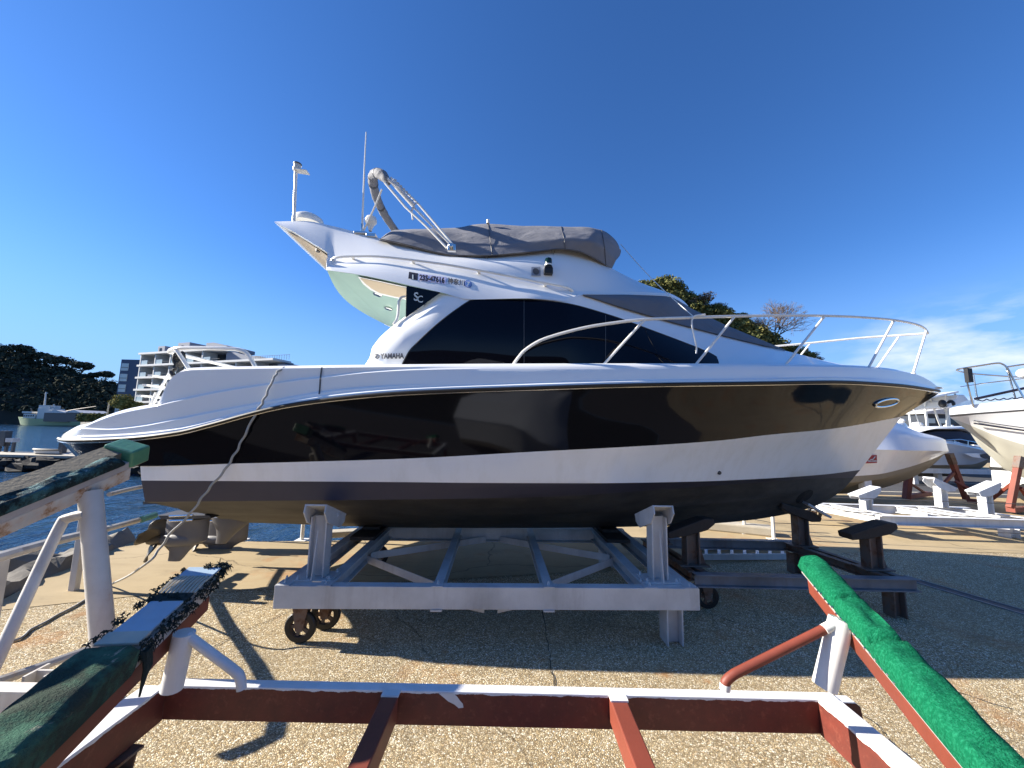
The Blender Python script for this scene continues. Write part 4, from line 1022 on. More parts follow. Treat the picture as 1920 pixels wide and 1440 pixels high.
o = MB(); o.box((-.02,-1.55,zt-hb/2), (3.3,.06,hb)); o.build('cross_beam', M['redwhite'], fcR)
o = MB(); o.box((XR-.09,1.86,.195), (.13,.13,.39)); o.build('leg', M['red'], fcR, bevel=.006)
MB().tube([(XR-.0,1.80,.02),(XR-.01,1.82,.2),(XR-.0,1.84,.38)], .022, 8).build('leg_brace', M['red'], fcR)
for x in (XL, XR):
    MB().box((x,-1.4,.2), (.12,.12,.38)).build('leg', M['red'], fcR)
caster(fcR, (-1.80,1.95,.155), .155, 1.5, w=.06)
def bunk(par, X, Ya, za, X2, Yb_, zb, roll, padw, padh, barw, barh, parts, barmat, boardmat, boardh=.032):
    """sloping arm along Y at constant X: steel bar, timber board, then carpet pads; parts: list of (t0,t1,material,name)"""
    a, b = Vector((X,Ya,za)), Vector((X2,Yb_,zb)); d = (b-a).normalized(); L = (b-a).length
    up0 = (EZ-d*d.z).normalized(); sd = d.cross(up0).normalized()
    up = (up0*math.cos(roll)+sd*math.sin(roll)); sd = d.cross(up).normalized()
    o = MB(); o.box(a+d*(L*.53)-up*(padh+boardh+barh/2), (L*.94, barw, barh), (d, sd, up)); o.build('bunk_bar', barmat, par, bevel=.004)
    o = MB(); o.box(a+d*(L*.5+.005)-up*(padh+boardh/2), (L, padw*.84, boardh), (d, sd, up)); o.build('bunk_board', boardmat, par, bevel=.004)
    for t0, t1, mt, nm, kw in parts:
        rows = []; N = max(6, int((t1-t0)*L/.02)); hh = padh*kw.get('h', 1); ww = padw*kw.get('w', 1)
        prof = [(-.5,0),(-.52,.35),(-.47,.72),(-.36,.95),(-.18,1.02),(0,1.03),(.18,1.02),(.36,.95),(.47,.72),(.52,.35),(.5,0)]
        if 'drape' in kw: prof = [(-.5,-kw['drape'])]+prof+[(.5,-kw['drape'])]
        for i in range(N+1):
            s = t0+(t1-t0)*i/N; en = min(1, min(i, N-i)/1.5*.6+.45)
            row = []
            for (u_, v_) in prof:
                nn = noise.noise(Vector((s*L*9+X*3, u_*3, v_*3)))*kw.get('lump', .012)
                row.append(a+d*(L*s)-up*padh+sd*(u_*ww*(.92+.08*en)+kw.get('off',0)*padw)+up*(v_*hh*en+nn*(v_ > .1)))
            rows.append(row)
        o = MB(); o.loft(rows); o.add(rows[0], [list(range(len(prof)))]); o.add(rows[-1], [list(range(len(prof)))[::-1]])
        o.build(nm, mt, par, ang=60)
    return a, d, sd, up, L
a, d, sd, up, L = bunk(fcR, 1.86, 2.46, 1.175, 1.41, 1.08, .945, .12, .135, .080, .115, .080, [(-.01,.30,M['green'],'carpet_pad',{'lump':.022}), (.298,.52,M['green'],'carpet_pad',{'h':1.05,'lump':.022}), (.518,.995,M['green'],'carpet_pad',{'h':1.10,'w':1.05,'lump':.020})], M['red'], M['board'])
for k in range(18): MB().lathe([(0,.004),(.005,.004),(.006,0)], a+d*(L*(.16+.028*k))-up*(.072+.006*math.sin(k*2.2))+sd*(.5*.135+.003), sd, 8).build('tack', M['steel'], fcR)

MB().tube([PY(1546,1288,1.99), PY(1577,1162,1.99)], .050, 16).build('post', M['whitepaint'], fcR)
o = MB(); o.tube(smoothpath([PY(1359,1290,1.99), PY(1361,1278,1.99), PY(1374,1266,1.99), PY(1400,1252,1.99), PY(1545,1180,1.99)], 4), .022, 10); o.build('brace', M['red'], fcR)
MB().tube([PY(1545,1180,1.985), PY(1572,1166,1.985)], .0235, 10).build('brace_socket', M['whitepaint'], fcR)
MB().tube([PY(1359,1293,1.99), PY(1360,1282,1.99)], .0245, 10).build('brace_foot', M['whitepaint'], fcR)
o = MB(); o.add([PY(px, py, Yf-.0025) for px, py in ((822,1300),(850,1300),(857,1306),(862,1313),(868,1320),(869,1327),(860,1328),(852,1321),(840,1315),(832,1308))], [list(range(10))]); o.build('paint_splash', M['whitepaint'], fcR)
# left bunk of the same cradle, its carpet worn through at the top end
a, d, sd, up, L = bunk(fcR, -1.80, 2.39, 1.065, -1.42, .78, .885, -.06, .20, .060, .165, .085, [(.42,.86,M['oldgreen'],'carpet_pad',{'lump':.02,'drape':1.05}), (.86,1.0,M['green'],'carpet_pad',{'drape':1.05})], M['red'], M['oldwhite'], boardh=.07)
def flat(t0, t1, w0, w1, h, mat, name, th=.012):
    o = MB(); o.box(a+d*(L*(t0+t1)/2)+sd*((w0+w1)/2)-up*h, (L*(t1-t0), w1-w0, th), (d, sd, up)); return o.build(name, mat, fcR, bevel=.003)
flat(.0, .065, -.085, .085, .022, M['blueplate'], 'top_plate'); flat(.21, .36, -.075, .07, .03, M['blueplate'], 'exposed_plate')
o = MB()
for k in range(10): o.tube([a+d*(L*.065)+sd*(-.08+.0178*k)-up*.02, a+d*(L*.115)+sd*(-.08+.0178*k)-up*.014, a+d*(L*.165)+sd*(-.08+.0178*k)-up*.028], .0068, 5)
o.build('ribbed_mat', M['creamrib'], fcR)
flat(.165, .215, -.08, .08, .03, M['fray'], 'bare_patch'); flat(.36, .41, -.08, .08, .028, M['creamrib'], 'exposed_backing')
fr_ = MB(); rf = random.Random(11)
def tuft(t_, s, h, n=6, ln=.03, r=.0055):
    p = a+d*(L*t_)+sd*s-up*h
    fr_.blob(p, (r*rf.uniform(.4,1.2), r*rf.uniform(.5,2.0), r*.5), 0, 7, 5, .9, rf.random()*99)
    for _ in range(n):
        v = Vector((rf.gauss(0,1), rf.gauss(0,1), rf.gauss(0,1))).normalized()*ln*rf.uniform(.4,1)
        fr_.tube([p, p+v*.6+EZ*.003, p+v-EZ*.006], [.003,.0025,.001], 4)
for i in range(230):
    t_ = rf.uniform(-.005,.42); s = rf.choice((-1,-1,1))*rf.uniform(.084,.106); tuft(t_, s, rf.uniform(.02,.105) if s < 0 else rf.uniform(.01,.04), 4, .022)
for i in range(46): tuft(rf.uniform(-.03,.012), rf.uniform(-.115,.02), rf.uniform(.01,.06), 7, .04, .009)
for i in range(20): tuft(rf.uniform(.17,.215), rf.uniform(-.09,.09), .022, 4, .02)
for k in range(3):
    p = a+d*(L*(.385+.008*k))-sd*.10-up*.07; fr_.tube([p, p-EZ*.07-sd*.01, p-EZ*(.12+.03*k)], [.012,.010,.004], 6)
fr_.build('frayed_edge', M['fray'], fcR, merge=False)
MB().tube([PY(322,1292,2.0), PY(346,1186,2.0)], .046, 16).build('post', M['whitepaint'], fcR)
MB().tube(smoothpath([PY(352,1192,2.0), PY(400,1228,2.0), PY(440,1258,2.0), PY(450,1270,2.0), PY(453,1292,2.0)], 4), .0225, 10).build('brace', M['whitepaint'], fcR)

# --- neighbouring white cradle at far left, only its arm, post and beam in view
fcL = thing('boat_cradle', 'old white rust-stained cradle at far left with a raised worn carpeted arm', 'boat cradle', (-2.5,2,0), 'boat cradles')
a, d, sd, up, L = bunk(fcL, -2.52, 2.58, 1.745, -2.52, 1.30, 1.315, -.28, .19, .06, .16, .085, [(.10,.56,M['teal'],'carpet_pad',{'w':.42,'lump':.02,'h':1.0,'off':-.27}), (.565,1,M['teal'],'carpet_pad',{'w':.42,'lump':.025,'h':1.05,'off':-.27})], M['rustwhite'], M['board'], boardh=.05)
o = MB(); o.box(a+d*(L*.48)-up*.035+sd*.035, (L*.94,.125,.05), (d, sd, up)); o.build('bunk_sheet', plain('brown_backing', (.20,.17,.12), .9, var=.3, scale=12, bump=.4), fcL)
o = MB(); o.box(a+d*.035-up*.045, (.13,.185,.115), (d, sd, up)); o.build('tape_wrap', plain('green_tape', (.10,.30,.17), .35, var=.55, scale=9, bump=.3), fcL, bevel=.012)
MB().tube([PY(196,1232,2.3), PY(169,922,2.34)], .054, 18).build('post', M['oldwhite'], fcL)
MB().tube(smoothpath([PY(-30,1290,1.95), PY(40,1140,2.1), PY(112,988,2.27), PY(128,972,2.29), PY(160,964,2.3)], 5), .027, 10).build('brace', M['oldwhite'], fcL)
Y0 = PZ(100,1297,.55).y
o = MB(); o.box((-3.4,Y0-.004,.45), (2.76,.008,.19)); o.box((-3.4,Y0+.03,.546), (2.76,.075,.009)); o.box((-3.4,Y0+.03,.355), (2.76,.07,.009)); o.build('cross_beam', M['oldwhite'], fcL, bevel=.003)
o = MB(); o.box((-2.02,.3,.44), (.012,3.1,.20)); o.box((-2.06,.3,.545), (.10,3.1,.010)); o.build('side_beam', M['oldwhite'], fcL, bevel=.003)
o = MB(); o.hbeam((-2.55,2.3,0), (-2.55,2.3,.52), .12, .12, EX); o.build('leg', M['oldwhite'], fcL)
# --- railing along the quay edge
rl_ = thing('quay_railing', 'white tubular railing on the quay edge at left, above the water', 'railing', (-4.2,3.7,0))
pts = [(-3.76,2.97), (-4.87,4.54)]
for (x, y), top_ in zip(pts, (.86, 1.14)): MB().box((x,y,top_/2), (.075,.06,top_)).build('post', M['oldwhite'], rl_, bevel=.006)
def rail3(ps, r=.03): o = MB(); o.tube(smoothpath(ps, 3), r, 8); o.build('rail', M['oldwhite'], rl_)
rail3([PY(-60,1062,2.6), PY(90,1018,3.0), PY(207,990,4.54), PY(285,968,5.2)], .034)
rail3([PY(205,927,4.6), PY(240,918,5.0), PY(285,909,5.5)], .026)
rail3([PY(-40,1290,2.6), PY(62,1255,2.97), PY(177,1214,3.3), PY(230,1196,3.5)], .03)
MB().tube([PY(266,974,5.02), PY(290,966,5.25)], .042, 8).build('tape_wrap', plain('teal_tape', (.12,.32,.25), .5, var=.3), rl_)
# --- slim white fence posts with wire at the back of the quay
def fence_post(x, y, h, lab):
    t_ = thing('fence_post', lab, 'post', (x,y,0), 'white wire fence posts on the quay edge')
    MB().tube([(x,y,0),(x,y,h)], .03, 10).build('pipe', M['rail'], t_); MB().box((x,y,.006), (.18,.18,.012)).build('base_plate', M['rail'], t_)
p = PZ(452,1013,0); fence_post(p.x, p.y, .95, 'white fence post seen just right of the drive fin under the stern')
p = PZ(566,1013,0); fence_post(p.x, p.y, .95, 'white fence post seen beside the left grey cradle post')
p = PZ(1451,1012,0); p1 = p; fence_post(p.x, p.y, .95, 'white fence post nearest the far post of the rusty cradle')
p = PZ(1396,1000,0); p2 = p; fence_post(p.x, p.y, .95, 'thin fence post standing left of the dark cradle post, on the kerb')
p = PZ(1365,992,0); p3 = p; fence_post(p.x, p.y, .95, 'fence post farthest back along the pale kerb')
fw_ = MB()
for h in (.3, .55, .8):
    fw_.tube([p3+EZ*h, p2+EZ*h, p1+EZ*h, p1+EZ*h+Vector((6,-.6,0))], .006, 4)
tag(fw_.build('fence_wire', M['dkmetal']), 'thin wires strung between the fence posts behind the cradle', 'wire')
p = p1+Vector((6,-.6,0)); fence_post(p.x, p.y, .95, 'fence post out on the sunny concrete right of the white cradle') if False else None

# --- wavy line from the deck down to the paving
cp_ = [BP(548,687,.35), BP(541,688,.17), BP(533,690,.08), BP(519,699,.03), BP(512,712,.0), BP(503,733,-.02), BP(493,752,-.03), BP(482,772,-.03), BP(466,802,-.02), BP(450,832,0), BP(436,860,0), BP(418,886,0), BP(398,908,0), BP(378,936,0), BP(352,968,0), BP(320,1000,0), BP(300,1030,.0), BP(262,1066,.02)]
g0 = PZ(205,1098,.012); cp_ += [g0, PZ(165,1122,.012), PZ(110,1152,.012), PZ(60,1180,.012), PZ(30,1200,.012), PZ(-30,1206,.012), PZ(-140,1230,.012)]
pt = smoothpath(cp_, 10); o = MB(); pt2 = []
for i, q in enumerate(pt): pt2.append(q+EX*(.0055*math.sin(i*.62)+.004*math.sin(i*.23))+EY*(.004*math.cos(i*.8)))
o.tube(pt2, .0105, 8); tag(o.build('power_cable', M['rope'], ang=180), 'wavy grey cable hanging from the yacht deck down to the paving', 'cable')
# tie line from the cover to the bow rail
o = MB(); a, b = BP(1164,458,1.5), BP(1302,595,.28)
o.tube([a.lerp(b, k/12)-EZ*(.05*math.sin(math.pi*k/12)) for k in range(13)], .0055, 6)
o.tube(smoothpath([b, BP(1297,602,.26), BP(1300,625,.25), BP(1306,650,.25), BP(1305,663,.25)], 4), .009, 6); o.tube(smoothpath([BP(1296,597,.25), BP(1305,592,.25), BP(1322,590,.26)], 4), .012, 6)
tag(o.build('tie_line', M['rail']), 'thin white line tied from the grey cover to the bow rail', 'rope')
# ================================================================== background: foliage kit
def leafmat(name, a, b, rough=.75):
    t = NT(name); geo = t.n('ShaderNodeNewGeometry')
    t.set(col=t.mix(t.ramp(geo.outputs['Random Per Island'], .1, .9), a, b), rough=1, spec=.03); return t.m
M['leafdark'] = leafmat('dark_evergreen_leaf', (.034,.042,.032), (.075,.078,.052))
M['leafolive'] = leafmat('olive_leaf', (.15,.14,.042), (.29,.25,.085))
M['leafgreen'] = leafmat('evergreen_leaf', (.065,.075,.028), (.165,.16,.058))
M['leafbrown'] = leafmat('bare_twig_brown', (.13,.095,.065), (.23,.175,.125))
M['bark'] = plain('grey_bark', (.085,.072,.060), .9, var=.4)
def leaves(mb, c, rad, n, size, rs, flat=.0, shell=.55):
    c = Vector(c)
    for _ in range(n):
        v = Vector((rs.gauss(0,1), rs.gauss(0,1), rs.gauss(0,1))).normalized()
        r = shell+(1-shell)*rs.random()**.6
        p = c+Vector((v.x*rad[0], v.y*rad[1], v.z*rad[2]))*r
        nrm = (v+Vector((rs.gauss(0,.55), rs.gauss(0,.55), rs.gauss(0,.55)+.35))).normalized()
        a = nrm.cross(Vector((rs.gauss(0,1), rs.gauss(0,1), rs.gauss(0,1)))).normalized(); b = nrm.cross(a)
        s = size*rs.uniform(.55,1.35); q = s*rs.uniform(.5,.9)
        mb.add([p-a*s, p-b*q*.8+nrm*s*.12, p+a*s, p+b*q], [(0,1,2,3)])
def tree(label, base, H, W, mat, seed, n=1100, size=.30, group=None, umbrella=.35, name='tree', lean=0, full=False):
    rs = random.Random(seed); t_ = thing(name, label, 'tree', base, group); b = Vector(base)
    tr = MB(); tip = b+Vector((lean, 0, H*.62)); tr.tube([b-EZ*.5, b.lerp(tip, .5)+Vector((rs.uniform(-.2,.2),0,0)), tip], [W*.045, W*.035, W*.02], 7)
    cr = MB(); L = 9
    for i in range(L):
        a = rs.uniform(0, 6.28); r = W*.5*math.sqrt(rs.random())*.72
        c = b+Vector((lean+r*math.cos(a), r*math.sin(a), H*(umbrella+.48+(.16*(1-(r/(W*.5))**2))*rs.uniform(.7,1.1)-.12*rs.random())))
        c.z = min(c.z, b.z+H*.86)
        if full: c = b+Vector((r*math.cos(a), r*math.sin(a), H*(.30+.52*(1-(r/(W*.5))**2)*rs.uniform(.35,1))))
        tr.tube([tip-EZ*H*.25*rs.random(), c-EZ*H*.05], [W*.016, W*.006], 5)
        rr = W*(rs.uniform(.24,.33) if full else rs.uniform(.20,.30)); leaves(cr, c, (rr, rr, rr*.66), n//L, size, rs, shell=.35)
    tr.build('trunk', M['bark'], t_); cr.build('crown', mat, t_, merge=False); return t_
def bare_tree(label, base, H, W, seed, group=None):
    rs = random.Random(seed); t_ = thing('bare_tree', label, 'tree', base, group); b = Vector(base); tr = MB(); tw = MB()
    def grow(p, d, L, r, lv):
        q = p+d*L; (tr if lv < 3 else tw).tube([p, p.lerp(q, .5)+Vector((rs.gauss(0,.04),rs.gauss(0,.04),0))*L, q], [r, r*.85, r*.7], 5 if lv < 3 else 3, caps=False)
        if lv >= 6: return
        for _ in range((5,4,4,3,3,3)[lv] if lv < 6 else 0):
            nd = (d+Vector((rs.gauss(0,.60), rs.gauss(0,.60), rs.gauss(0,.30)+.12))).normalized(); grow(q, nd, L*rs.uniform(.66,.90), max(r*.62, .016), lv+1)
    grow(b, EZ, H*.25, W*.03, 0); tr.build('trunk', M['bark'], t_); tw.build('crown', M['leafbrown'], t_, merge=False); return t_

# ---------------------------------------------------------------- hills
def hill(name, prof, Y, depth, mat, back=60, bump_=2.0, drop=4):
    """terrain rising away from the viewer to a ridge at distance Y whose skyline is prof (photo pixels)"""
    o = MB(); f = pch([p[0] for p in prof], [p[1] for p in prof]); rows = []
    xs = np.linspace(prof[0][0], prof[-1][0], 60)
    for q in range(15):
        t_ = q/10; row = []
        for px in xs:
            r = PY(px, f(px), Y); y = Y-depth*(1-t_) if t_ <= 1 else Y+back*(t_-1)*2
            z = (r.z-drop)*(1-(1-min(t_,1))**1.8) if t_ <= 1 else (r.z-drop)*(1-(t_-1)*1.6)
            z = max(z, -1)+bump_*noise.noise(Vector((r.x*.05, y*.05, Y)))*min(1, t_*2)
            row.append(Vector((r.x*y/Y*(1 if t_ > 1 else 1), y, z if t_ > .01 else -3)))
        rows.append(row)
    o.loft(rows); return structure(o.build(name, mat, ang=180)), f, rows
M['soil'] = plain('wooded_soil', (.020,.022,.016), .95, var=.5, scale=.2)
LP = [(-420,560), (-200,600), (-60,628), (0,645), (45,660), (80,682), (128,688), (150,696), (175,708), (215,718), (300,735), (420,760)]
hl, lf, lr = hill('hill_across_water', LP, 268, 40, M['soil'])
rs = random.Random(5); wd_ = MB()
for row in lr[1:12]:
    for i in range(len(row)-1):
        for _ in range(3):
            p = row[i].lerp(row[i+1], rs.random())+Vector((rs.gauss(0,1.5), rs.gauss(0,3), 0)); r = rs.uniform(2.2,4.4)
            leaves(wd_, p+EZ*r*.35, (r, r, r*.75), 26, .95, rs)
o = wd_.build('distant_wood', M['leafdark'], merge=False); o['kind'] = 'stuff'; o['label'] = 'dark wooded hillside across the harbour'
for i, (px, py, w, h, lab) in enumerate(((100,672,46,30,'broad umbrella-shaped dark tree on the skyline across the harbour'), (150,682,34,32,'upright dark tree right of the umbrella-shaped one on the far hill'), (196,700,30,24,'rightmost dark tree on the far hill, beside the slate tower'), (40,652,40,26,'low spreading tree on the far hill near the left edge'), (70,664,30,22,'small dark tree left of the umbrella-shaped tree'), (172,702,22,18,'low dark tree in the skyline dip left of the slate tower'))):
    p = PY(px, py+h, 262); k = 262/715; tree(lab, p, h*k*1.1, w*k, M['leafdark'], 40+i, 900, 1.0, 'trees on the far skyline')
CP = [(1120,600), (1180,548), (1205,533), (1225,527), (1258,528), (1280,545), (1305,560), (1330,573), (1345,585), (1380,593), (1402,600), (1432,622), (1470,645), (1500,663), (1540,680), (1620,720), (1720,768)]
ch_, cf, crw = hill('wooded_hill', CP, 90, 26, M['soil'], 40, .6, 3.2)
rs = random.Random(9); wd_ = MB()
for row in crw[3:12]:
    for i in range(len(row)-1):
        for _ in range(2):
            p = row[i].lerp(row[i+1], rs.random())+Vector((rs.gauss(0,.5), rs.gauss(0,1), 0)); r = rs.uniform(1.1,2.2); leaves(wd_, p+EZ*r*.4, (r, r, r*.75), 60, .34, rs)
o = wd_.build('hillside_undergrowth', M['leafgreen'], merge=False); o['kind'] = 'stuff'; o['label'] = 'dense green undergrowth covering the hill behind the yacht'
k = 90/715
spec = [(1222,523,58,46,'leafgreen','highest round evergreen tree on the hill above the windscreen'), (1252,523,52,44,'leafgreen','second evergreen crown on the hilltop, just right of the highest'), (1272,540,40,40,'leafolive','sunlit olive crown below the hilltop evergreens'), (1296,551,44,38,'leafgreen','dark evergreen above the visor tip of the yacht'), (1290,572,40,34,'leafbrown','brownish half-bare tree beside the visor tip'), (1318,560,44,40,'leafbrown','brown twiggy tree midway down the hill slope'), (1338,576,38,34,'leafgreen','dark round tree where the slope dips above the bow rail'), (1350,584,46,36,'leafolive','yellow-green tree standing just above the bow rail bend'), (1384,588,46,38,'leafolive','wide sunlit olive tree touching the top of the bow rail'), (1400,604,56,48,'leafolive','large olive tree seen through the bow rail'), (1428,620,50,44,'leafgreen','evergreen at the foot of the bare tree, left side'), (1445,640,52,38,'leafgreen','dark evergreen below the bare tree'), (1475,652,46,34,'leafgreen','low dark evergreen right of the bare tree foot'), (1498,662,40,26,'leafgreen','lowest dark tree at the right end of the hill'), (1370,612,50,44,'leafgreen','dark evergreen behind the windscreen cover, below the olive ones'), (1320,585,46,40,'leafgreen','dark evergreen low on the slope behind the visor')]
for i, (px, py, w, h, mt, lab) in enumerate(spec):
    p = PY(px, py+h, 86-(py-520)*.03); tree(lab, p, h*k*1.16, w*k*1.15, M[mt], 70+i, 3400 if mt != 'leafbrown' else 1500, .30 if mt != 'leafbrown' else .20, 'trees on the hill behind the yacht', .34, full=mt != 'leafbrown')
bare_tree('large bare winter tree at the right end of the hill', PY(1456,664,82), 11.5, 8, 3, 'bare trees on the hill')
bare_tree('small bare tree on the slope above the rail, left of the large one', PY(1345,600,85), 4.2, 3, 4, 'bare trees on the hill')
bare_tree('tiny bare shrub at the far right foot of the hill', PY(1528,690,84), 3.6, 3, 5, 'bare trees on the hill')
# low unseen slope added behind the viewer so the hull mirrors something dark
bh = MB(); rows = []
for q in range(6):
    rows.append([Vector((-120+i*9, -36-q*7, (0, 3.2, 6, 8, 9, 7)[q]*(1+.45*noise.noise(Vector((i*.31, q*.4, 1))))-.02)) for i in range(30)])
bh.loft(rows); structure(bh.build('added_dark_slope', M['soil'], ang=180))

# ---------------------------------------------------------------- far shore
sheet('far_shore', [(-420,262), (-260,232), (-160,222), (-124,122), (-112,104), (-98,92), (-60,74), (-20,70), (4,66), (4,400), (-420,400)], .6, plain('shore_ground', (.12,.12,.10), .9), 3)
q = MB(); a, b = PY(150,800,185), PY(300,806,160); q.add([Vector((a.x,a.y,-2)), Vector((b.x,b.y,-2)), Vector((b.x,b.y,1.1)), Vector((a.x,a.y,1.1)), Vector((a.x-2,a.y+6,1.1)), Vector((b.x+2,b.y+6,1.1)), Vector((a.x-3,a.y+9,-2))], [(0,1,2,3), (3,2,5,4), (0,3,4,6)])
tag(q.build('quay_wall', M['kerb']), 'pale concrete quay wall across the water just above the swim platform', 'wall')
p = PY(200,786,96); pl_ = thing('utility_pole', 'pale utility pole standing left of the bushy tree on the far quay', 'pole', p)
MB().tube([p-EZ*3, p+EZ*4.7], [.17,.13], 8).build('shaft', M['kerb'], pl_); MB().beam(p+EZ*4+Vector((-.7,0,0)), p+EZ*4+Vector((.7,0,0)), .12, .12).build('crossarm', M['dkmetal'], pl_)
for i, (px, w, lab) in enumerate(((165,30,'dark shed on the far quay beside the pole'), (120,44,'low dark shed behind the green ship'))):
    p = PY(px, 788, 118+i*90); kk = (118+i*90)/715; s_ = thing('quay_shed', lab, 'shed', p, 'sheds on the far quay')
    MB().box(p+EZ*(5*kk), (w*kk, 8, 16*kk)).build('wall', M['dkmetal'], s_); MB().prism([p+Vector((-w*kk*.53,-4.3,13*kk)), p+Vector((w*kk*.53,-4.3,13*kk)), p+Vector((0,-4.3,18*kk))], (0,8.6,0)).build('roof', M['greysteel'], s_)
rs = random.Random(31); hg = MB()
for _ in range(60):
    p = PY(rs.uniform(150,205), 787, 108); leaves(hg, p+EZ*rs.uniform(.2,1.2), (1.1,1.1,.8), 20, .35, rs)
o = hg.build('quay_scrub', M['leafgreen'], merge=False); o['kind'] = 'stuff'; o['label'] = 'scrub on top of the far quay wall'

# ---------------------------------------------------------------- apartment block and slate tower
FA, FB = Vector((-94,95.5,0)), Vector((-46,79.5,0)); fd = (FB-FA).normalized(); fn = Vector((fd.y,-fd.x,0))
if fn.y > 0: fn = -fn
ap = thing('apartment_building', 'white apartment block with stacked glass balconies across the water', 'building', FA)
M['aptwhite'] = plain('apartment_white', (.66,.65,.62), .7, var=.1, scale=.3); M['aptgrey'] = plain('apartment_grey', (.20,.22,.27), .7, var=.2, scale=.3)
M['aptglass'] = plain('balcony_glass', (.50,.58,.58), .12, var=.3, scale=.4); M['aptdark'] = plain('apartment_window', (.020,.026,.034), .08, var=.4, scale=.5)
M['slate'] = plain('slate_cladding', (.040,.065,.12), .6, var=.12, scale=.4)
NB, BW_ = 9, (FB-FA).length/9
lv = [18.9-3.05*i for i in range(7)]
def fp(u, d, z): return FA+fd*u-fn*d+EZ*z
def nfl(b): return 0 if b < 5 else (1 if b < 8 else 2)
for i, z in enumerate(lv[:-1]):
    nb = sum(1 for b in range(NB) if nfl(b) <= i); L = nb*BW_
    MB().box(fp(L/2,1.6,z), (L+.6,4.6,.46), (fd,fn,EZ)).build('floor_slab', M['aptwhite'], ap)
    zb = lv[i+1]+.23
    for b in range(nb):
        if nfl(b) > i: continue
        u = b*BW_; hgt = z-.23-zb
        MB().box(fp(u+BW_*.25,.25-.4,zb+.58), (BW_*.44,.05,1.1), (fd,fn,EZ)).build('balcony_glass', M['aptglass'], ap)
        MB().box(fp(u+BW_*.76,-.12,zb+.62), (BW_*.5,.04,.06), (fd,fn,EZ)).build('balcony_rail', M['dkmetal'], ap)
        MB().box(fp(u+BW_*.30,3.0,zb+hgt*.45), (BW_*.46,.1,hgt*.86), (fd,fn,EZ)).build('window', M['aptdark'], ap)
        MB().box(fp(u+BW_*.72,3.0,zb+hgt*.45), (BW_*.22,.1,hgt*.86), (fd,fn,EZ)).build('window', M['aptdark'], ap)
for b in range(NB+1):
    zt_ = lv[nfl(min(b, NB-1))]-.25; MB().box(fp(b*BW_,1.55,zt_/2), (.32,3.6,zt_), (fd,fn,EZ)).build('party_wall', M['aptwhite'], ap)
MB().box(fp(5*BW_/2,9.1,9.3), (5*BW_,12,18.6), (fd,fn,EZ)).build('wall', M['aptgrey'], ap)
MB().box(fp(6.5*BW_,9.1,7.8), (3*BW_,12,15.6), (fd,fn,EZ)).build('wall', M['aptgrey'], ap)
for u, w, h_ in ((3.0,2.6,2.0), (10.5,4.2,2.5)):
    r_ = MB().box(fp(u+w/2,3.5,18.9+h_/2+.2), (w,4,h_), (fd,fn,EZ)).build('rooftop_room', M['aptgrey'], ap); MB().box(fp(u+w*.4,1.46,19+h_*.55), (.7,.06,1), (fd,fn,EZ)).build('window', M['aptdark'], r_)
for u, z0, L, hh in ((5*BW_-7,19.1,7,1.9), (5*BW_+.2,16.0,7.5,2.3), (5*BW_+8,16.0,5,1.2), (8*BW_-.5,12.9,5,2.2)):
    MB().prism([fp(u,1.2,z0), fp(u+L,1.2,z0), fp(u+L,1.2,z0+hh*.45), fp(u+L*.35,1.2,z0+hh), fp(u,1.2,z0+hh)], -fn*7).build('stepped_roof', M['aptgrey'], ap)
fr_ = MB()
for kx in range(15): q_ = fp(38+kx*.7,1,12.9+3.0); fr_.tube([q_, q_+EZ*1.1], .04, 4)
fr_.tube([fp(38,1,17), fp(48,1,17)], .04, 4); fr_.build('roof_railing', M['dkmetal'], ap)
TA = PY(211,790,108); tw_ = thing('tower_block', 'narrow slate-blue tower block standing left of the white apartments', 'building', TA)
w = 7.6; MB().box(TA+Vector((w/2,5,9.0-TA.z)), (w,10,21.0)).build('wall', M['slate'], tw_)
for i in range(6):
    z = 17.3-3.05*i; f_ = MB().box(Vector((TA.x+1.35,TA.y-.06,z)), (2.0,.14,2.1)).build('window', M['aptglass'], tw_)
    MB().box(Vector((TA.x+1.35,TA.y-.16,z-.15)), (2.0,.05,.14)).build('window_bar', M['dkmetal'], f_)
    MB().box(Vector((TA.x+w+.2,TA.y-.1,z+.2)), (1.2,1,.16)).build('balcony_slab', M['aptwhite'], tw_)
tree('round bushy tree with pale blossom clusters in front of the tower block', PY(231,792,88), 7.6, 5.4, M['leafolive'], 301, 3000, .24, None, .22, full=True)

# ---------------------------------------------------------------- coaster ship
sp = thing('coaster_ship', 'small pale-green coaster ship with white bridge moored across the harbour', 'ship', PY(90,797,205))
M['shipgreen'] = plain('ship_green', (.26,.36,.20), .6, var=.2, scale=.2); M['shipwhite'] = plain('ship_white', (.58,.58,.56), .6, var=.2, scale=.3)
def SY(px, py, dy=0): return PY(px, py, 205+dy)
o = MB(); nearr = [[SY(34,781.5,4), SY(44,783,1), SY(60,785,0), SY(110,785,0), SY(152,783.5,0)], [SY(38,796,4), SY(46,797.5,1.6), SY(60,798,.6), SY(110,798,.6), SY(152,798,.6)]]
o.loft(nearr); o.loft([[p+Vector((0,8-2*(p.y-205),0)) for p in r] for r in nearr]); o.loft([nearr[0], [p+Vector((0,8-2*(p.y-205),0)) for p in nearr[0]]], smooth=False); o.build('hull', M['shipgreen'], sp)
def sbox(px0, py0, px1, py1, dy, dep, name, mat, par=sp):
    a, b = SY(px0, py1, dy), SY(px1, py0, dy); return MB().box(((a.x+b.x)/2, 205+dy+dep/2, (a.z+b.z)/2), (abs(b.x-a.x), dep, abs(b.z-a.z))).build(name, mat, par)
br = sbox(43,776.5,66,784,1,6,'wheelhouse', M['shipwhite']); sbox(41,771.5,60,774.5,1,6,'bridge_roof', M['shipwhite'])
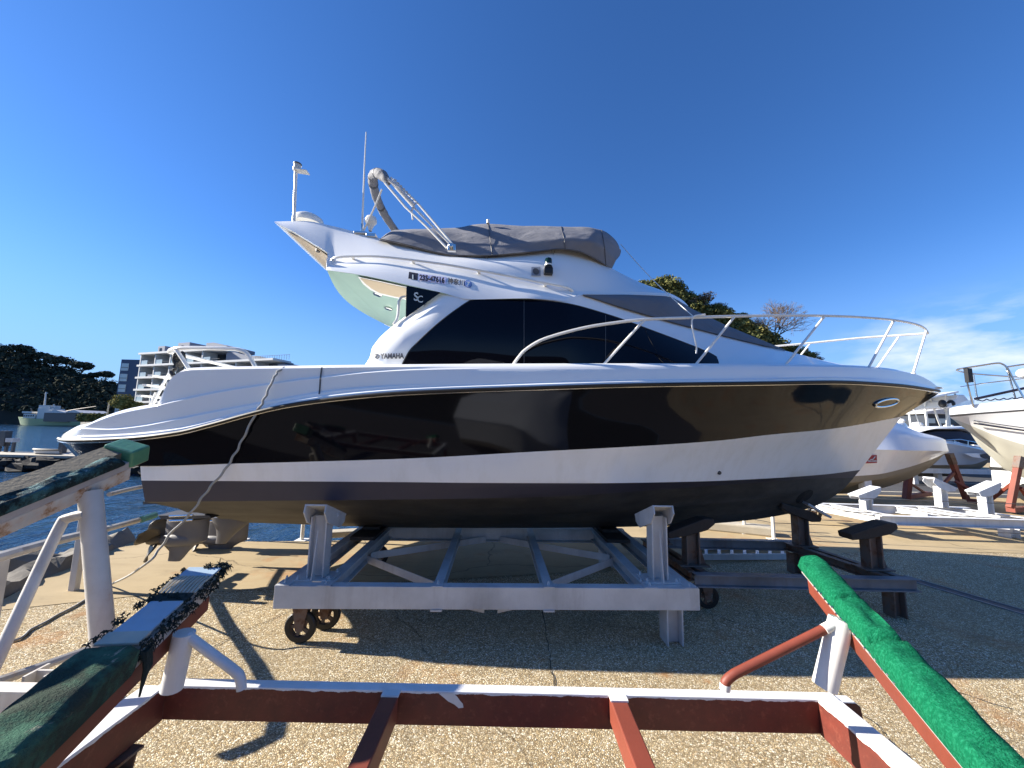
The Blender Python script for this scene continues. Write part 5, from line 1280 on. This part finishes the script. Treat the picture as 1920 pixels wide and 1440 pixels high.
for i in range(5): sbox(44+4.2*i,778,46.6+4.2*i,781,.85,.1,'window', M['aptdark'], br)
sbox(44,774.5,58,776.6,1.4,5,'bridge_window', M['aptdark'], br)
sbox(68,766,98,785,1.5,6,'deckhouse', M['shipwhite']); sbox(72,760,94,766.2,2,5,'upper_deck', M['shipwhite'])
MB().tube([SY(83,766,3), SY(86.5,735,3)], [.45,.25], 8).build('mast', M['shipwhite'], sp); MB().beam(SY(83,738,3), SY(90,737,3), .2, .2).build('mast_spar', M['shipwhite'], sp)
MB().tube([SY(60,772,3), SY(58,765,3)], .2, 6).build('funnel', M['dkmetal'], sp); MB().tube([SY(101,765,3), SY(101,758,3)], .35, 6).build('funnel', M['shipwhite'], sp)
MB().tube([SY(98,776,3), SY(140,768,3), SY(180,762,3)], [.35,.3,.2], 6).build('crane_boom', M['rusty'], sp)
o = MB(); r3_ = random.Random(2)
for i in range(9): a = SY(100+i*5.5,782,2); o.box(a+EZ*r3_.uniform(.2,1.2), (1.6,3,r3_.uniform(1,3)))
o.build('deck_cargo', plain('ship_cargo', (.10,.08,.07), .8, var=.5, scale=.6), sp)

# ---------------------------------------------------------------- near jetty at left
o = MB(); r3_ = random.Random(4)
a, b = Vector((-52,29,0)), Vector((-22,26,0))
for i in range(240):
    u = r3_.random(); p = a.lerp(b, u)+Vector((0, r3_.uniform(-1.6,1.2), 0)); r = r3_.uniform(.25,.6); o.blob((p.x, p.y, -1.5+r3_.uniform(0,.55)), (r*1.3,r,r*.7), 0, 8, 6, .7, i)
o.prism([a+Vector((0,-.6,-1.6)), b+Vector((0,-.6,-1.6)), b+Vector((0,2.6,-1.6)), a+Vector((0,2.6,-1.6))], (0,0,.95)); o = o.build('rock_jetty', plain('dark_rock', (.030,.027,.024), .9, var=.5, scale=2, bump=.6, bscale=6), merge=False)
tag(o, 'dark rubble jetty low in the water left of the stern', 'jetty')
o = MB(); o.box((-31,27.3,-.58), (17,2.4,.16)); tag(o.build('jetty_slab', M['kerb']), 'pale concrete slab along the top of the rubble jetty', 'slab')
p = PY(10,851,28.2); g_ = thing('jetty_machine', 'dark steel machine with boxes standing on the jetty at the left edge', 'machine', p)
for dx in (-.5, 0, .5): MB().box(p+Vector((dx,0,.5)), (.14,.14,1.2)).build('post', M['dkmetal'], g_)
MB().box(p+Vector((-.25,0,1.1)), (.5,.4,1.1)).build('control_box', M['dkmetal'], g_); MB().box(p+Vector((.35,0,1.0)), (.55,.4,.3)).build('control_box', M['greysteel'], g_)
p = PY(116,850,27.6); MBp = thing('mooring_post', 'dark square mooring post on the jetty beside the swim platform', 'post', p); MB().box(p+EZ*.35, (.30,.3,.95)).build('shaft', M['dkmetal'], MBp); MB().box(p+EZ*.85, (.36,.36,.06)).build('cap', M['greysteel'], MBp)
p = PY(95,851,27.3); db = thing('dinghy', 'grey and white dinghy lying on the jetty slab', 'dinghy', p)
o = MB(); rr = []
for q in range(7):
    w_ = (.1,.42,.5,.52,.52,.5,.45)[q]; x = -1.1+q*.36; rr.append([p+Vector((x,-w_,.32)), p+Vector((x,-w_*.85,.06)), p+Vector((x,0,-.02)), p+Vector((x,w_*.85,.06)), p+Vector((x,w_,.32))])
o.loft(rr); o.build('hull', M['shipwhite'], db); MB().tube([p+Vector((-1.1,0,.33))]+[p+Vector((-1.1+q*.36,-(.1,.42,.5,.52,.52,.5,.45)[q],.33)) for q in range(7)], .07, 6).build('gunwale', M['dkmetal'], db)

# ================================================================== right-hand yard
sheet('asphalt_road', [(8.5,13.2), (60,11.8), (60,22), (8.5,24)], .010, plain('asphalt', (.055,.055,.060), .9, var=.35, scale=2))
for yy in (13.9, 17.2):
    o = MB(); o.add([(9,yy,.014), (40,yy-.8,.014), (40,yy-.64,.014), (9,yy+.16,.014)], [(0,1,2,3)]); structure(o.build('road_marking', M['kerb']))
def bpx(Y0): return lambda px, py, y=0: PY(px, py, Y0+y)
# white boat under a pale wrap, bow to the right
Y0 = 10.6; Q = bpx(Y0); CY = 1.25
cbt = thing('covered_boat', 'boat wrapped in a smooth white cover behind the yacht bow, red sticker on its side', 'boat', PY(1650,930,Y0+1))
def mirY(p, c): return Vector((p.x, 2*c-p.y, p.z))
uu = [.5-.5*math.cos(math.pi*i/40) for i in range(41)]
class PLine(Line):
    def __init__(s, pts, Y0): super().__init__(pts); s.Y0 = Y0
    def at(s, px, dy=0, din=0): return PY(px, s.py(px)+dy, s.Y0+s.y(px)+din)
def phull(par, Y0, CYc, lines, mats, name, sub=3, flip=None):
    o = MB(); rows = [l.row(uu) for l in lines]
    for i, (a_, b_) in enumerate(zip(rows, rows[1:])):
        for R in ([a_, b_], [[mirY(p, Y0+CYc) for p in r] for r in (a_, b_)]): o.loft(R, mats[1][i], True, sub)
    e = [r[0] for r in rows]; e2 = [mirY(p, Y0+CYc) for p in e]; o.loft([e, e2], mats[1][0], False)
    e = [r[-1] for r in rows]; e2 = [mirY(p, Y0+CYc) for p in e]; o.loft([e, e2], mats[1][0], False)
    return o.build(name, mats[0], par, ang=35)
shr = PLine([(1440,836,.0),(1560,840,0),(1660,843.5,0),(1720,845,.25),(1760,845.5,.8),(1779,846,CY)], Y0)
phull(cbt, Y0, CY, [PLine([(1440,760,CY),(1600,770,CY),(1660,784,CY),(1690,797,CY),(1722,810,CY),(1767,822,CY),(1773,826,CY)], Y0), PLine([(1440,785,.35),(1600,793,.4),(1660,803,.45),(1690,812,.5),(1722,818,.7),(1767,826,1.1),(1774,829,CY)], Y0), shr], [plain('wrap_white', (.70,.72,.75), .3, var=.06, scale=.6), [0,0]], 'boat_cover') if False else None
wrapm = plain('wrap_white', (.70,.72,.76), .32, var=.06, scale=.6, bump=.25, bscale=1.5)
phull(cbt, Y0, CY, [PLine([(1440,756,CY),(1600,768,CY),(1660,783,CY),(1690,796,CY),(1722,809.5,CY),(1767,822,CY),(1773,825,CY)], Y0), PLine([(1440,778,.35),(1600,789,.4),(1660,802,.45),(1690,811,.5),(1722,819,.7),(1767,826.5,1.1),(1774,829,CY)], Y0), PLine([(1440,836,-.02),(1560,840,-.02),(1660,843.5,-.02),(1720,845,.23),(1760,845.5,.78),(1779,846,CY)], Y0)], [wrapm, [0,0]], 'boat_cover')
phull(cbt, Y0, CY, [shr, PLine([(1440,893,.25),(1560,894,.22),(1640,890,.25),(1700,877,.55),(1745,862,.95),(1776,848,CY)], Y0), PLine([(1440,905,.28),(1560,906,.25),(1640,900,.3),(1700,885,.6),(1745,866,1.0),(1774,849,CY)], Y0), PLine([(1440,925,CY),(1560,926,CY),(1640,918,CY),(1700,900,CY),(1745,875,CY),(1773,850,CY)], Y0)], [[M['hullwhite'], plain('stained_bottom', (.33,.28,.20), .6, var=.4, scale=2)], [0,1,1]], 'hull')
s_ = MB(); c4 = [(1625,854),(1644,853),(1644.5,868),(1623,869)]; s_.add([Q(a_, b_, .02) for a_, b_ in c4], [(0,1,2,3)]); sk = s_.build('red_sticker', plain('sticker_red', (.42,.035,.03), .5), cbt)
s_ = MB(); s_.tube([Q(1632,862,.015), Q(1637,861,.015), Q(1641,856,.015)], .012, 5); s_.build('swoosh', M['pale'], sk)
lettering('no.com', lambda a_, b_: Q(a_, b_, .012), 1627, 866, 6.5, 0, .85, .03).build('web_address', M['pale'], sk, merge=False)
for px, lab in ((1625,0),): 
    p = Q(px, 942, .4); p.z = 0; kb = MB(); kb.box(p+EZ*.45, (.2,.2,.9)); kb.build('stand_leg', M['galv'], cbt); kb = MB(); kb.beam(p+Vector((-.45,0,.82)), p+Vector((.45,0,1.12)), .2, .14); kb.build('stand_pad', M['darkwood'], cbt)
# red A-frame boat stands
def astand(px, py, Y, apex, legs, lab):
    t_ = thing('boat_stand', lab, 'boat stand', PZ(px, py, 0), 'red steel boat stands')
    a_ = PY(apex[0], apex[1], Y)
    for j, (lx, ly, dy, w_) in enumerate(legs):
        p = PY(lx, ly, Y+dy); p.z = max(0.06, p.z); MB().beam(a_ - EZ*(.25*j), p, w_, w_, EY).build('leg', M['red'], t_, bevel=.006)
    p0, p1 = PY(legs[0][0], legs[0][1], Y+legs[0][2]), PY(legs[-1][0], legs[-1][1], Y+legs[-1][2]); p0.z = p1.z = .12
    MB().beam(p0, p1, .16, .12).build('foot_beam', M['red'], t_); MB().beam(a_, a_+(a_-PY(legs[0][0], legs[0][1], Y)).normalized()*.32, .14, .14, EY).build('screw_head', M['rusty'], t_)
astand(1800,945,11.6, (1787,870), [(1812,936,0,.12), (1765,912,-.3,.07), (1838,928,-.2,.07)], 'red A-frame boat stand under the bow of the white covered boat')
astand(1700,940,12.0, (1704,890), [(1700,942,0,.15), (1742,932,.8,.06)], 'short thick red boat stand behind the middle of the covered boat')
astand(1898,958,10.2, (1908,878), [(1894,952,0,.12), (1850,944,.9,.07), (1938,945,.4,.07)], 'tall red boat stand at the right edge beneath the white bow')
# white boat whose bow enters from the right
Y1 = 9.6; C1 = 1.5; wb = thing('white_cruiser', 'white boat with steel bow rail entering from the right edge', 'boat', PY(1900,955,Y1+1))
rv = lambda pts: pts
def ph2(lines, mats, name):
    o = MB(); rows = [l.row(uu) for l in lines]
    for i, (a_, b_) in enumerate(zip(rows, rows[1:])):
        for R in ([a_, b_], [[mirY(p, Y1+C1) for p in r] for r in (a_, b_)]): o.loft(R, mats[1][i], True, 3)
    return o.build(name, mats[0], wb, ang=35)
B1 = [PLine([(1780,766,C1),(1790,763,1.45),(1830,758,1.23),(1880,752,0.98),(1960,742,0.60),(2060,735,0.17)], Y1), PLine([(1780,769,C1),(1790,767,1.45),(1830,765,1.23),(1880,760,0.98),(1960,752,0.60),(2060,746,0.17)], Y1), PLine([(1780.5,778,C1),(1792,777,1.43),(1830,774,1.23),(1880,770.5,0.98),(1960,765,0.60),(2060,760,0.17)], Y1)]
ph2(B1, [[M['white']], [0,0]], 'deck_moulding')
ph2([B1[2], PLine([(1781,782,C1),(1793,781,1.44),(1830,777.5,1.24),(1880,774,0.99),(1960,768.5,0.61),(2060,763,0.18)], Y1)], [[M['dkmetal']], [0]], 'rub_rail')
HB = [PLine([(1781,782,C1),(1793,781,1.44),(1830,777.5,1.24),(1880,774,0.99),(1960,768.5,0.61),(2060,763,0.18)], Y1), PLine([(1783,784,C1),(1800,790,1.50),(1840,806,1.35),(1880,822,1.16),(1960,842,0.78),(2060,850,0.35)], Y1), PLine([(1790,789,C1),(1815,805,1.50),(1850,828,1.50),(1890,856,1.38),(1960,885,1.05),(2060,895,0.62)], Y1), PLine([(1800,797,C1),(1830,820,C1),(1870,850,C1),(1920,890,C1),(1960,915,C1),(2060,930,C1)], Y1)]
hw = ph2(HB, [[M['white'], plain('cream_bottom', (.62,.60,.50), .45, var=.15, scale=1)], [0,1,1]], 'hull')
sv_ = MB()
for off, r_ in ((0,.012), (5,.020)):
    sv_.tube([PY(px, 788+off+(px-1822)*.165-((px-1822)/100)**2*2, Y1+float(np.interp(px,[1780,1833,1891,1952,2099],[1.5,1.21,.92,.63,0]))+.06) for px in (1826,1845,1865,1890,1920,1960)], r_, 5)
sv_.build('hull_stripe', M['ink'], hw)
rl_b = MB()
def R1(*ps, r=.022): rl_b.tube(smoothpath([PY(px, py, Y1+y) for px, py, y in ps], 4), r, 7)
R1((1794,694,1.5),(1800,691.5,1.25),(1835,686,1.0),(1868,681,.8),(1880,683,.75),(1890,692,.7),(1903,717,.65),(1922,750,.55))
R1((1794,694,1.5),(1799,696,1.75),(1830,701,2.2),(1920,707,2.6),(1990,705,2.8)); R1((1808,692,1.2),(1816,727,1.2),(1825,763,1.25)); R1((1825,702,2.1),(1833,752,2.1)); R1((1888,690,2.2),(1905,750,2.2)); R1((1801,725,1.5),(1850,718,1.0),(1900,712,.7),(1950,706,.5), r=.014); R1((1888,688,.75),(1930,682,.5),(1990,676,.3))
rl_b.build('bow_rail', M['steel'], wb)
MB().tube([PY(1828,748,Y1+1.2), PY(1920,728,Y1+.9), PY(1980,716,Y1+.8)], .035, 8).build('boat_hook', M['ink'], wb)
MB().box(PY(1816,704,Y1+1.15), (.13,.1,.40)).build('mooring_light', M['rubber'], wb)
o = MB(); o.tube([PY(1834+k*4, 749+3.4*abs(math.sin(k*.8))-k*.25, Y1+1.3) for k in range(30)], .016, 5); o.build('coiled_line', M['ink'], wb)
o = MB(); o.blob(PY(1918,700,Y1+.9), (.13,.13,.13), 0); o.build('search_light', M['white'], wb)
# dark canopied boat further back
Y2 = 15.5; C2 = 1.3; kb = thing('canopy_boat', 'grey-hulled boat with a dark blue canopy behind the red stands', 'boat', PY(1800,905,Y2+1))
def ph3(lines, mats, name, Yb, Cb, par):
    o = MB(); rows = [l.row(uu) for l in lines]
    for i, (a_, b_) in enumerate(zip(rows, rows[1:])):
        for R in ([a_, b_], [[mirY(p, Yb+Cb) for p in r] for r in (a_, b_)]): o.loft(R, mats[1][i], True, 3)
    e = [r[0] for r in rows]; o.loft([e, [mirY(p, Yb+Cb) for p in e]], mats[1][0], False)
    return o.build(name, mats[0], par, ang=35)
S2_ = PLine([(1690,826,0),(1772,831,0),(1820,839,.25),(1850,846,.8),(1866,851,C2)], Y2)
ph3([PLine([(1690,822,.15),(1772,825,.15),(1820,834,.4),(1850,842,.9),(1864,848,C2)], Y2), S2_], [[M['white']], [0]], 'deck_moulding', Y2, C2, kb)
ph3([S2_, PLine([(1690,872,.2),(1772,872,.2),(1820,871,.5),(1845,864,.95),(1862,855,C2)], Y2), PLine([(1690,893,C2),(1772,893,C2),(1820,888,C2),(1845,874,C2),(1860,858,C2)], Y2)], [[plain('hull_greywhite', (.50,.52,.55), .3, var=.1, scale=.6), plain('bottom_tan', (.26,.22,.15), .6, var=.4)], [0,1]], 'hull', Y2, C2, kb)
ph3([PLine([(1725,829,.2),(1772,829,.2),(1820,832,.3),(1846,836,.7)], Y2), PLine([(1728,815,.3),(1760,809,.3),(1795,809,.35),(1825,818,.6),(1847,835,1)], Y2), PLine([(1728,813,C2),(1760,806,C2),(1795,806,C2),(1825,815,C2),(1848,834,C2)], Y2)], [[plain('navy_canopy', (.016,.020,.045), .7, var=.2)], [0,0]], 'canopy', Y2, C2, kb)
ph3([PLine([(1716,812,.1),(1760,803.5,.1),(1800,803.5,.2),(1832,810,.6)], Y2), PLine([(1716,809,.15),(1760,800.5,.15),(1800,800.5,.25),(1832,808,.65)], Y2), PLine([(1716,808.5,C2),(1760,799,C2),(1800,799,C2),(1833,807.5,C2)], Y2)], [[M['white']], [0,0]], 'hardtop', Y2, C2, kb)
o = MB(); o.prism([PY(a_, b_, Y2+.02+max(0,(a_-1800)*.006)) for a_, b_ in ((1806,850),(1830,849.5),(1846,852),(1838,859),(1822,857))], (0,-.03,0)); o.build('white_flash', M['white'], kb)
o = MB(); o.prism([PY(a_, b_, Y2+.0+max(0,(a_-1800)*.006)) for a_, b_ in ((1836,852),(1850,850),(1864,853),(1862,861),(1846,860),(1838,857))], (0,-.03,0)); o.build('dark_flash', M['ink'], kb)
o = MB(); o.tube([PY(1774,825,Y2+.1), PY(1800,824,Y2+.1), PY(1840,832,Y2+.5), PY(1862,846,Y2+C2)], .025, 6); [o.tube([PY(px, py+9, Y2+.15), PY(px, py, Y2+.15)], .02, 5) for px, py in ((1790,824),(1815,827),(1838,832))]; o.build('deck_rail', M['steel'], kb)
for px in (1712,1757): o = MB(); p = PY(px, 880, Y2+.9); o.box((p.x, p.y, p.z/2), (.18,.18,p.z)); o.build('trailer_post', M['galv'], kb)
o = MB(); p = PY(1740,902,Y2+.6); o.beam((p.x-2,p.y,.6), (p.x+3,p.y,.6), .2, .2); o.build('trailer_beam', M['galv'], kb)
# white van at the right edge
V = PZ(1885,938,0); Vy = 12.6; van = thing('van', 'white van partly hidden behind the red stand at the right edge', 'van', (PY(1890,930,Vy).x, Vy+.8, 0))
v0 = Vector((PY(1860,900,Vy).x, Vy, 0)); va = Vector((.55,-.835,0)); vb = Vector((.835,.55,0))
van.location = v0
def VP(u, z, d=0): return v0+va*u+vb*d+EZ*z
o = MB(); o.prism([VP(0,.38), VP(4.2,.38), VP(4.2,1.9), VP(.25,1.9), VP(.06,1.75), VP(0,1.1)], vb*1.6); o.build('body', M['white'], van, bevel=.05)
o = MB(); o.prism([VP(.5,1.2,-.006), VP(1.7,1.2,-.006), VP(1.7,1.7,-.006), VP(.62,1.7,-.006)], vb*.02); o.build('side_window', M['glass'], van)
for dx in (.75, 3.2): w_ = MB().lathe([(.20,-.1),(.30,-.1),(.32,-.06),(.32,.06),(.30,.1),(.20,.1)], VP(dx,.32,.08), vb, 24).build('wheel', M['rubber'], van); MB().lathe([(0,-.11),(.19,-.10),(.2,-.05)], VP(dx,.32,.09), vb, 18).build('rim', M['steel'], w_)
MB().prism([VP(-.02,.95,-.01), VP(.5,.95,-.01), VP(.5,1.05,-.01), VP(-.02,1.05,-.01)], vb*.03).build('bumper_strip', M['rubber'], van)

# ---------------------------------------------------------------- marina clutter beyond
def bgboat(px0, px1, pyt, pyb, Y, lab, hull=None, dome=True):
    t_ = thing('moored_boat', lab, 'boat', PY((px0+px1)/2, pyb, Y+1), 'boats packed in the background')
    w_ = px1-px0; L_ = lambda pts: PLine([(px0+w_*a_, pyt+(pyb-pyt)*b_, y_) for a_, b_, y_ in pts], Y)
    ph3([L_([(0,.50,0),(.5,.50,0),(.8,.48,.4),(1,.46,1.2)]), L_([(0,.75,.1),(.5,.76,.1),(.8,.74,.6),(.98,.55,1.2)]), L_([(0,1,1.2),(.5,1,1.2),(.8,.9,1.2),(.97,.58,1.2)])], [[hull or M['hullwhite'], M['hullwhite']], [0,1]], 'hull', Y, 1.2, t_)
    ph3([L_([(.08,.50,.3),(.5,.50,.3),(.78,.49,.7)]), L_([(.12,.2,.45),(.45,.17,.45),(.70,.40,.9)]), L_([(.12,.19,1.2),(.45,.15,1.2),(.72,.38,1.2)])], [[M['white']], [0,0]], 'cabin', Y, 1.2, t_)
    ph3([L_([(.2,.42,.34),(.45,.42,.34),(.66,.44,.66)]), L_([(.2,.27,.39),(.45,.26,.39),(.60,.38,.72)])], [[M['glass']], [0]], 'side_window', Y, 1.2, t_)
    if dome:
        q_ = PY(px0+w_*.35, pyt+(pyb-pyt)*.12, Y+1.2); MB().tube([q_-EZ*.8, q_], .05, 6).build('mast', M['rail'], t_)
        MB().lathe([(0,-.08),(.2,-.06),(.26,.05),(.2,.17),(0,.22)], q_, EZ, 14).build('radar_dome', M['rail'], t_)
    return t_
bgboat(1690,1775,792,846,20, 'white cabin boat with a radar dome just right of the yacht stem')
bgboat(1752,1830,796,850,22, 'white cabin boat behind the navy canopy')
bgboat(1818,1915,808,868,19, 'white cabin boat seen under the cruiser bow')
bgboat(1672,1722,784,838,26, 'farthest white boat glimpsed under the yacht bow')
M['marina'] = plain('marina_wall', (.035,.045,.065), .7, var=.4, scale=.5)
for i, (px0, px1, py0, Y, lab) in enumerate(((1650,1762,772,60,'dark low marina building behind the masts, left part'), (1740,1830,778,56,'dark marina building behind the white bow'), (1815,1990,800,62,'dark marina shed under the white cruiser'))):
    a_, b_ = PY(px0, 840, Y), PY(px1, py0, Y); s_ = thing('marina_building', lab, 'building', (a_.x, Y, 0), 'dark buildings at the back of the marina')
    MB().box(((a_.x+b_.x)/2, Y+4, b_.z/2), (b_.x-a_.x, 8, b_.z)).build('wall', M['marina'], s_)
    MB().prism([(a_.x-.4,Y-.4,b_.z), (b_.x+.4,Y-.4,b_.z), (b_.x+.4,Y-.4,b_.z+.25), ((a_.x+b_.x)/2,Y-.4,b_.z+1.0), (a_.x-.4,Y-.4,b_.z+.25)], (0,8.8,0)).build('roof', M['greysteel'], s_)
    n_ = int((b_.x-a_.x)/1.6)
    for j in range(n_): MB().box((a_.x+.9+j*1.6, Y-.03, b_.z-1.0), (1.0,.1,.7)).build('window', M['aptglass'] if (j+i) % 3 else M['aptdark'], s_)
for i, (x0, y0, x1, y1, lab) in enumerate(((1733,752,1741,800,'white mast pole second from the yacht stem'), (1744,748,1772,806,'white slanting pole crossing behind the canopy'), (1704,772,1709,798,'short white pole nearest the yacht stem'), (1712,765,1732,802,'thin slanting stay by the yacht stem'), (1776,768,1780,806,'thick white post below the cruiser bow'))):
    o = MB(); r_ = (.055,.045,.04,.022,.085)[i]; o.tube([PY(x1, y1+14, 18), PY(x0, y0, 18)], [r_, r_*.8], 8)
    o.lathe([(r_*1.3,-.1),(r_*1.3,.1),(0,.14)], PY(x0, y0, 18), EZ, 8); tag(o.build('mast_pole', M['rail']), lab, 'mast', 'mast poles behind the yacht bow')
tb = thing('flybridge_boat', 'white flybridge superstructure with hardtop behind the yacht stem', 'boat', PY(1790,800,17))
MB().prism([PY(a_, b_, 17) for a_, b_ in ((1776,764),(1815,764),(1818,752),(1808,740),(1797,740),(1794,748),(1786,752))], (0,1.8,0)).build('cabin', M['white'], tb, bevel=.03)
MB().prism([PY(a_, b_, 17) for a_, b_ in ((1744,744),(1797,733),(1798,736),(1760,744),(1742,747))], (0,2,0)).build('hardtop', M['white'], tb)
for px in (1772, 1790): MB().tube([PY(px, 736, 17.3), PY(px+4, 752, 17.3)], .04, 6).build('support', M['rail'], tb)
for i, (px, py) in enumerate(((1767,757),(1783,757))): MB().blob(PY(px, py, 17.1), (.14,.14,.18), 0).build('winch', M['rubber'], tb)

# unseen copies added behind the viewer, to give the black hull shapes to mirror
dup(cbt, Vector((2.6,-9.5,cbt.location.z)), .25, 'white wrapped boat added behind the viewer to be mirrored in the black hull')
dup(fcR, Vector((-3.6,-5.2,0)), 0, 'red and white cradle added behind the viewer to be mirrored in the black hull')
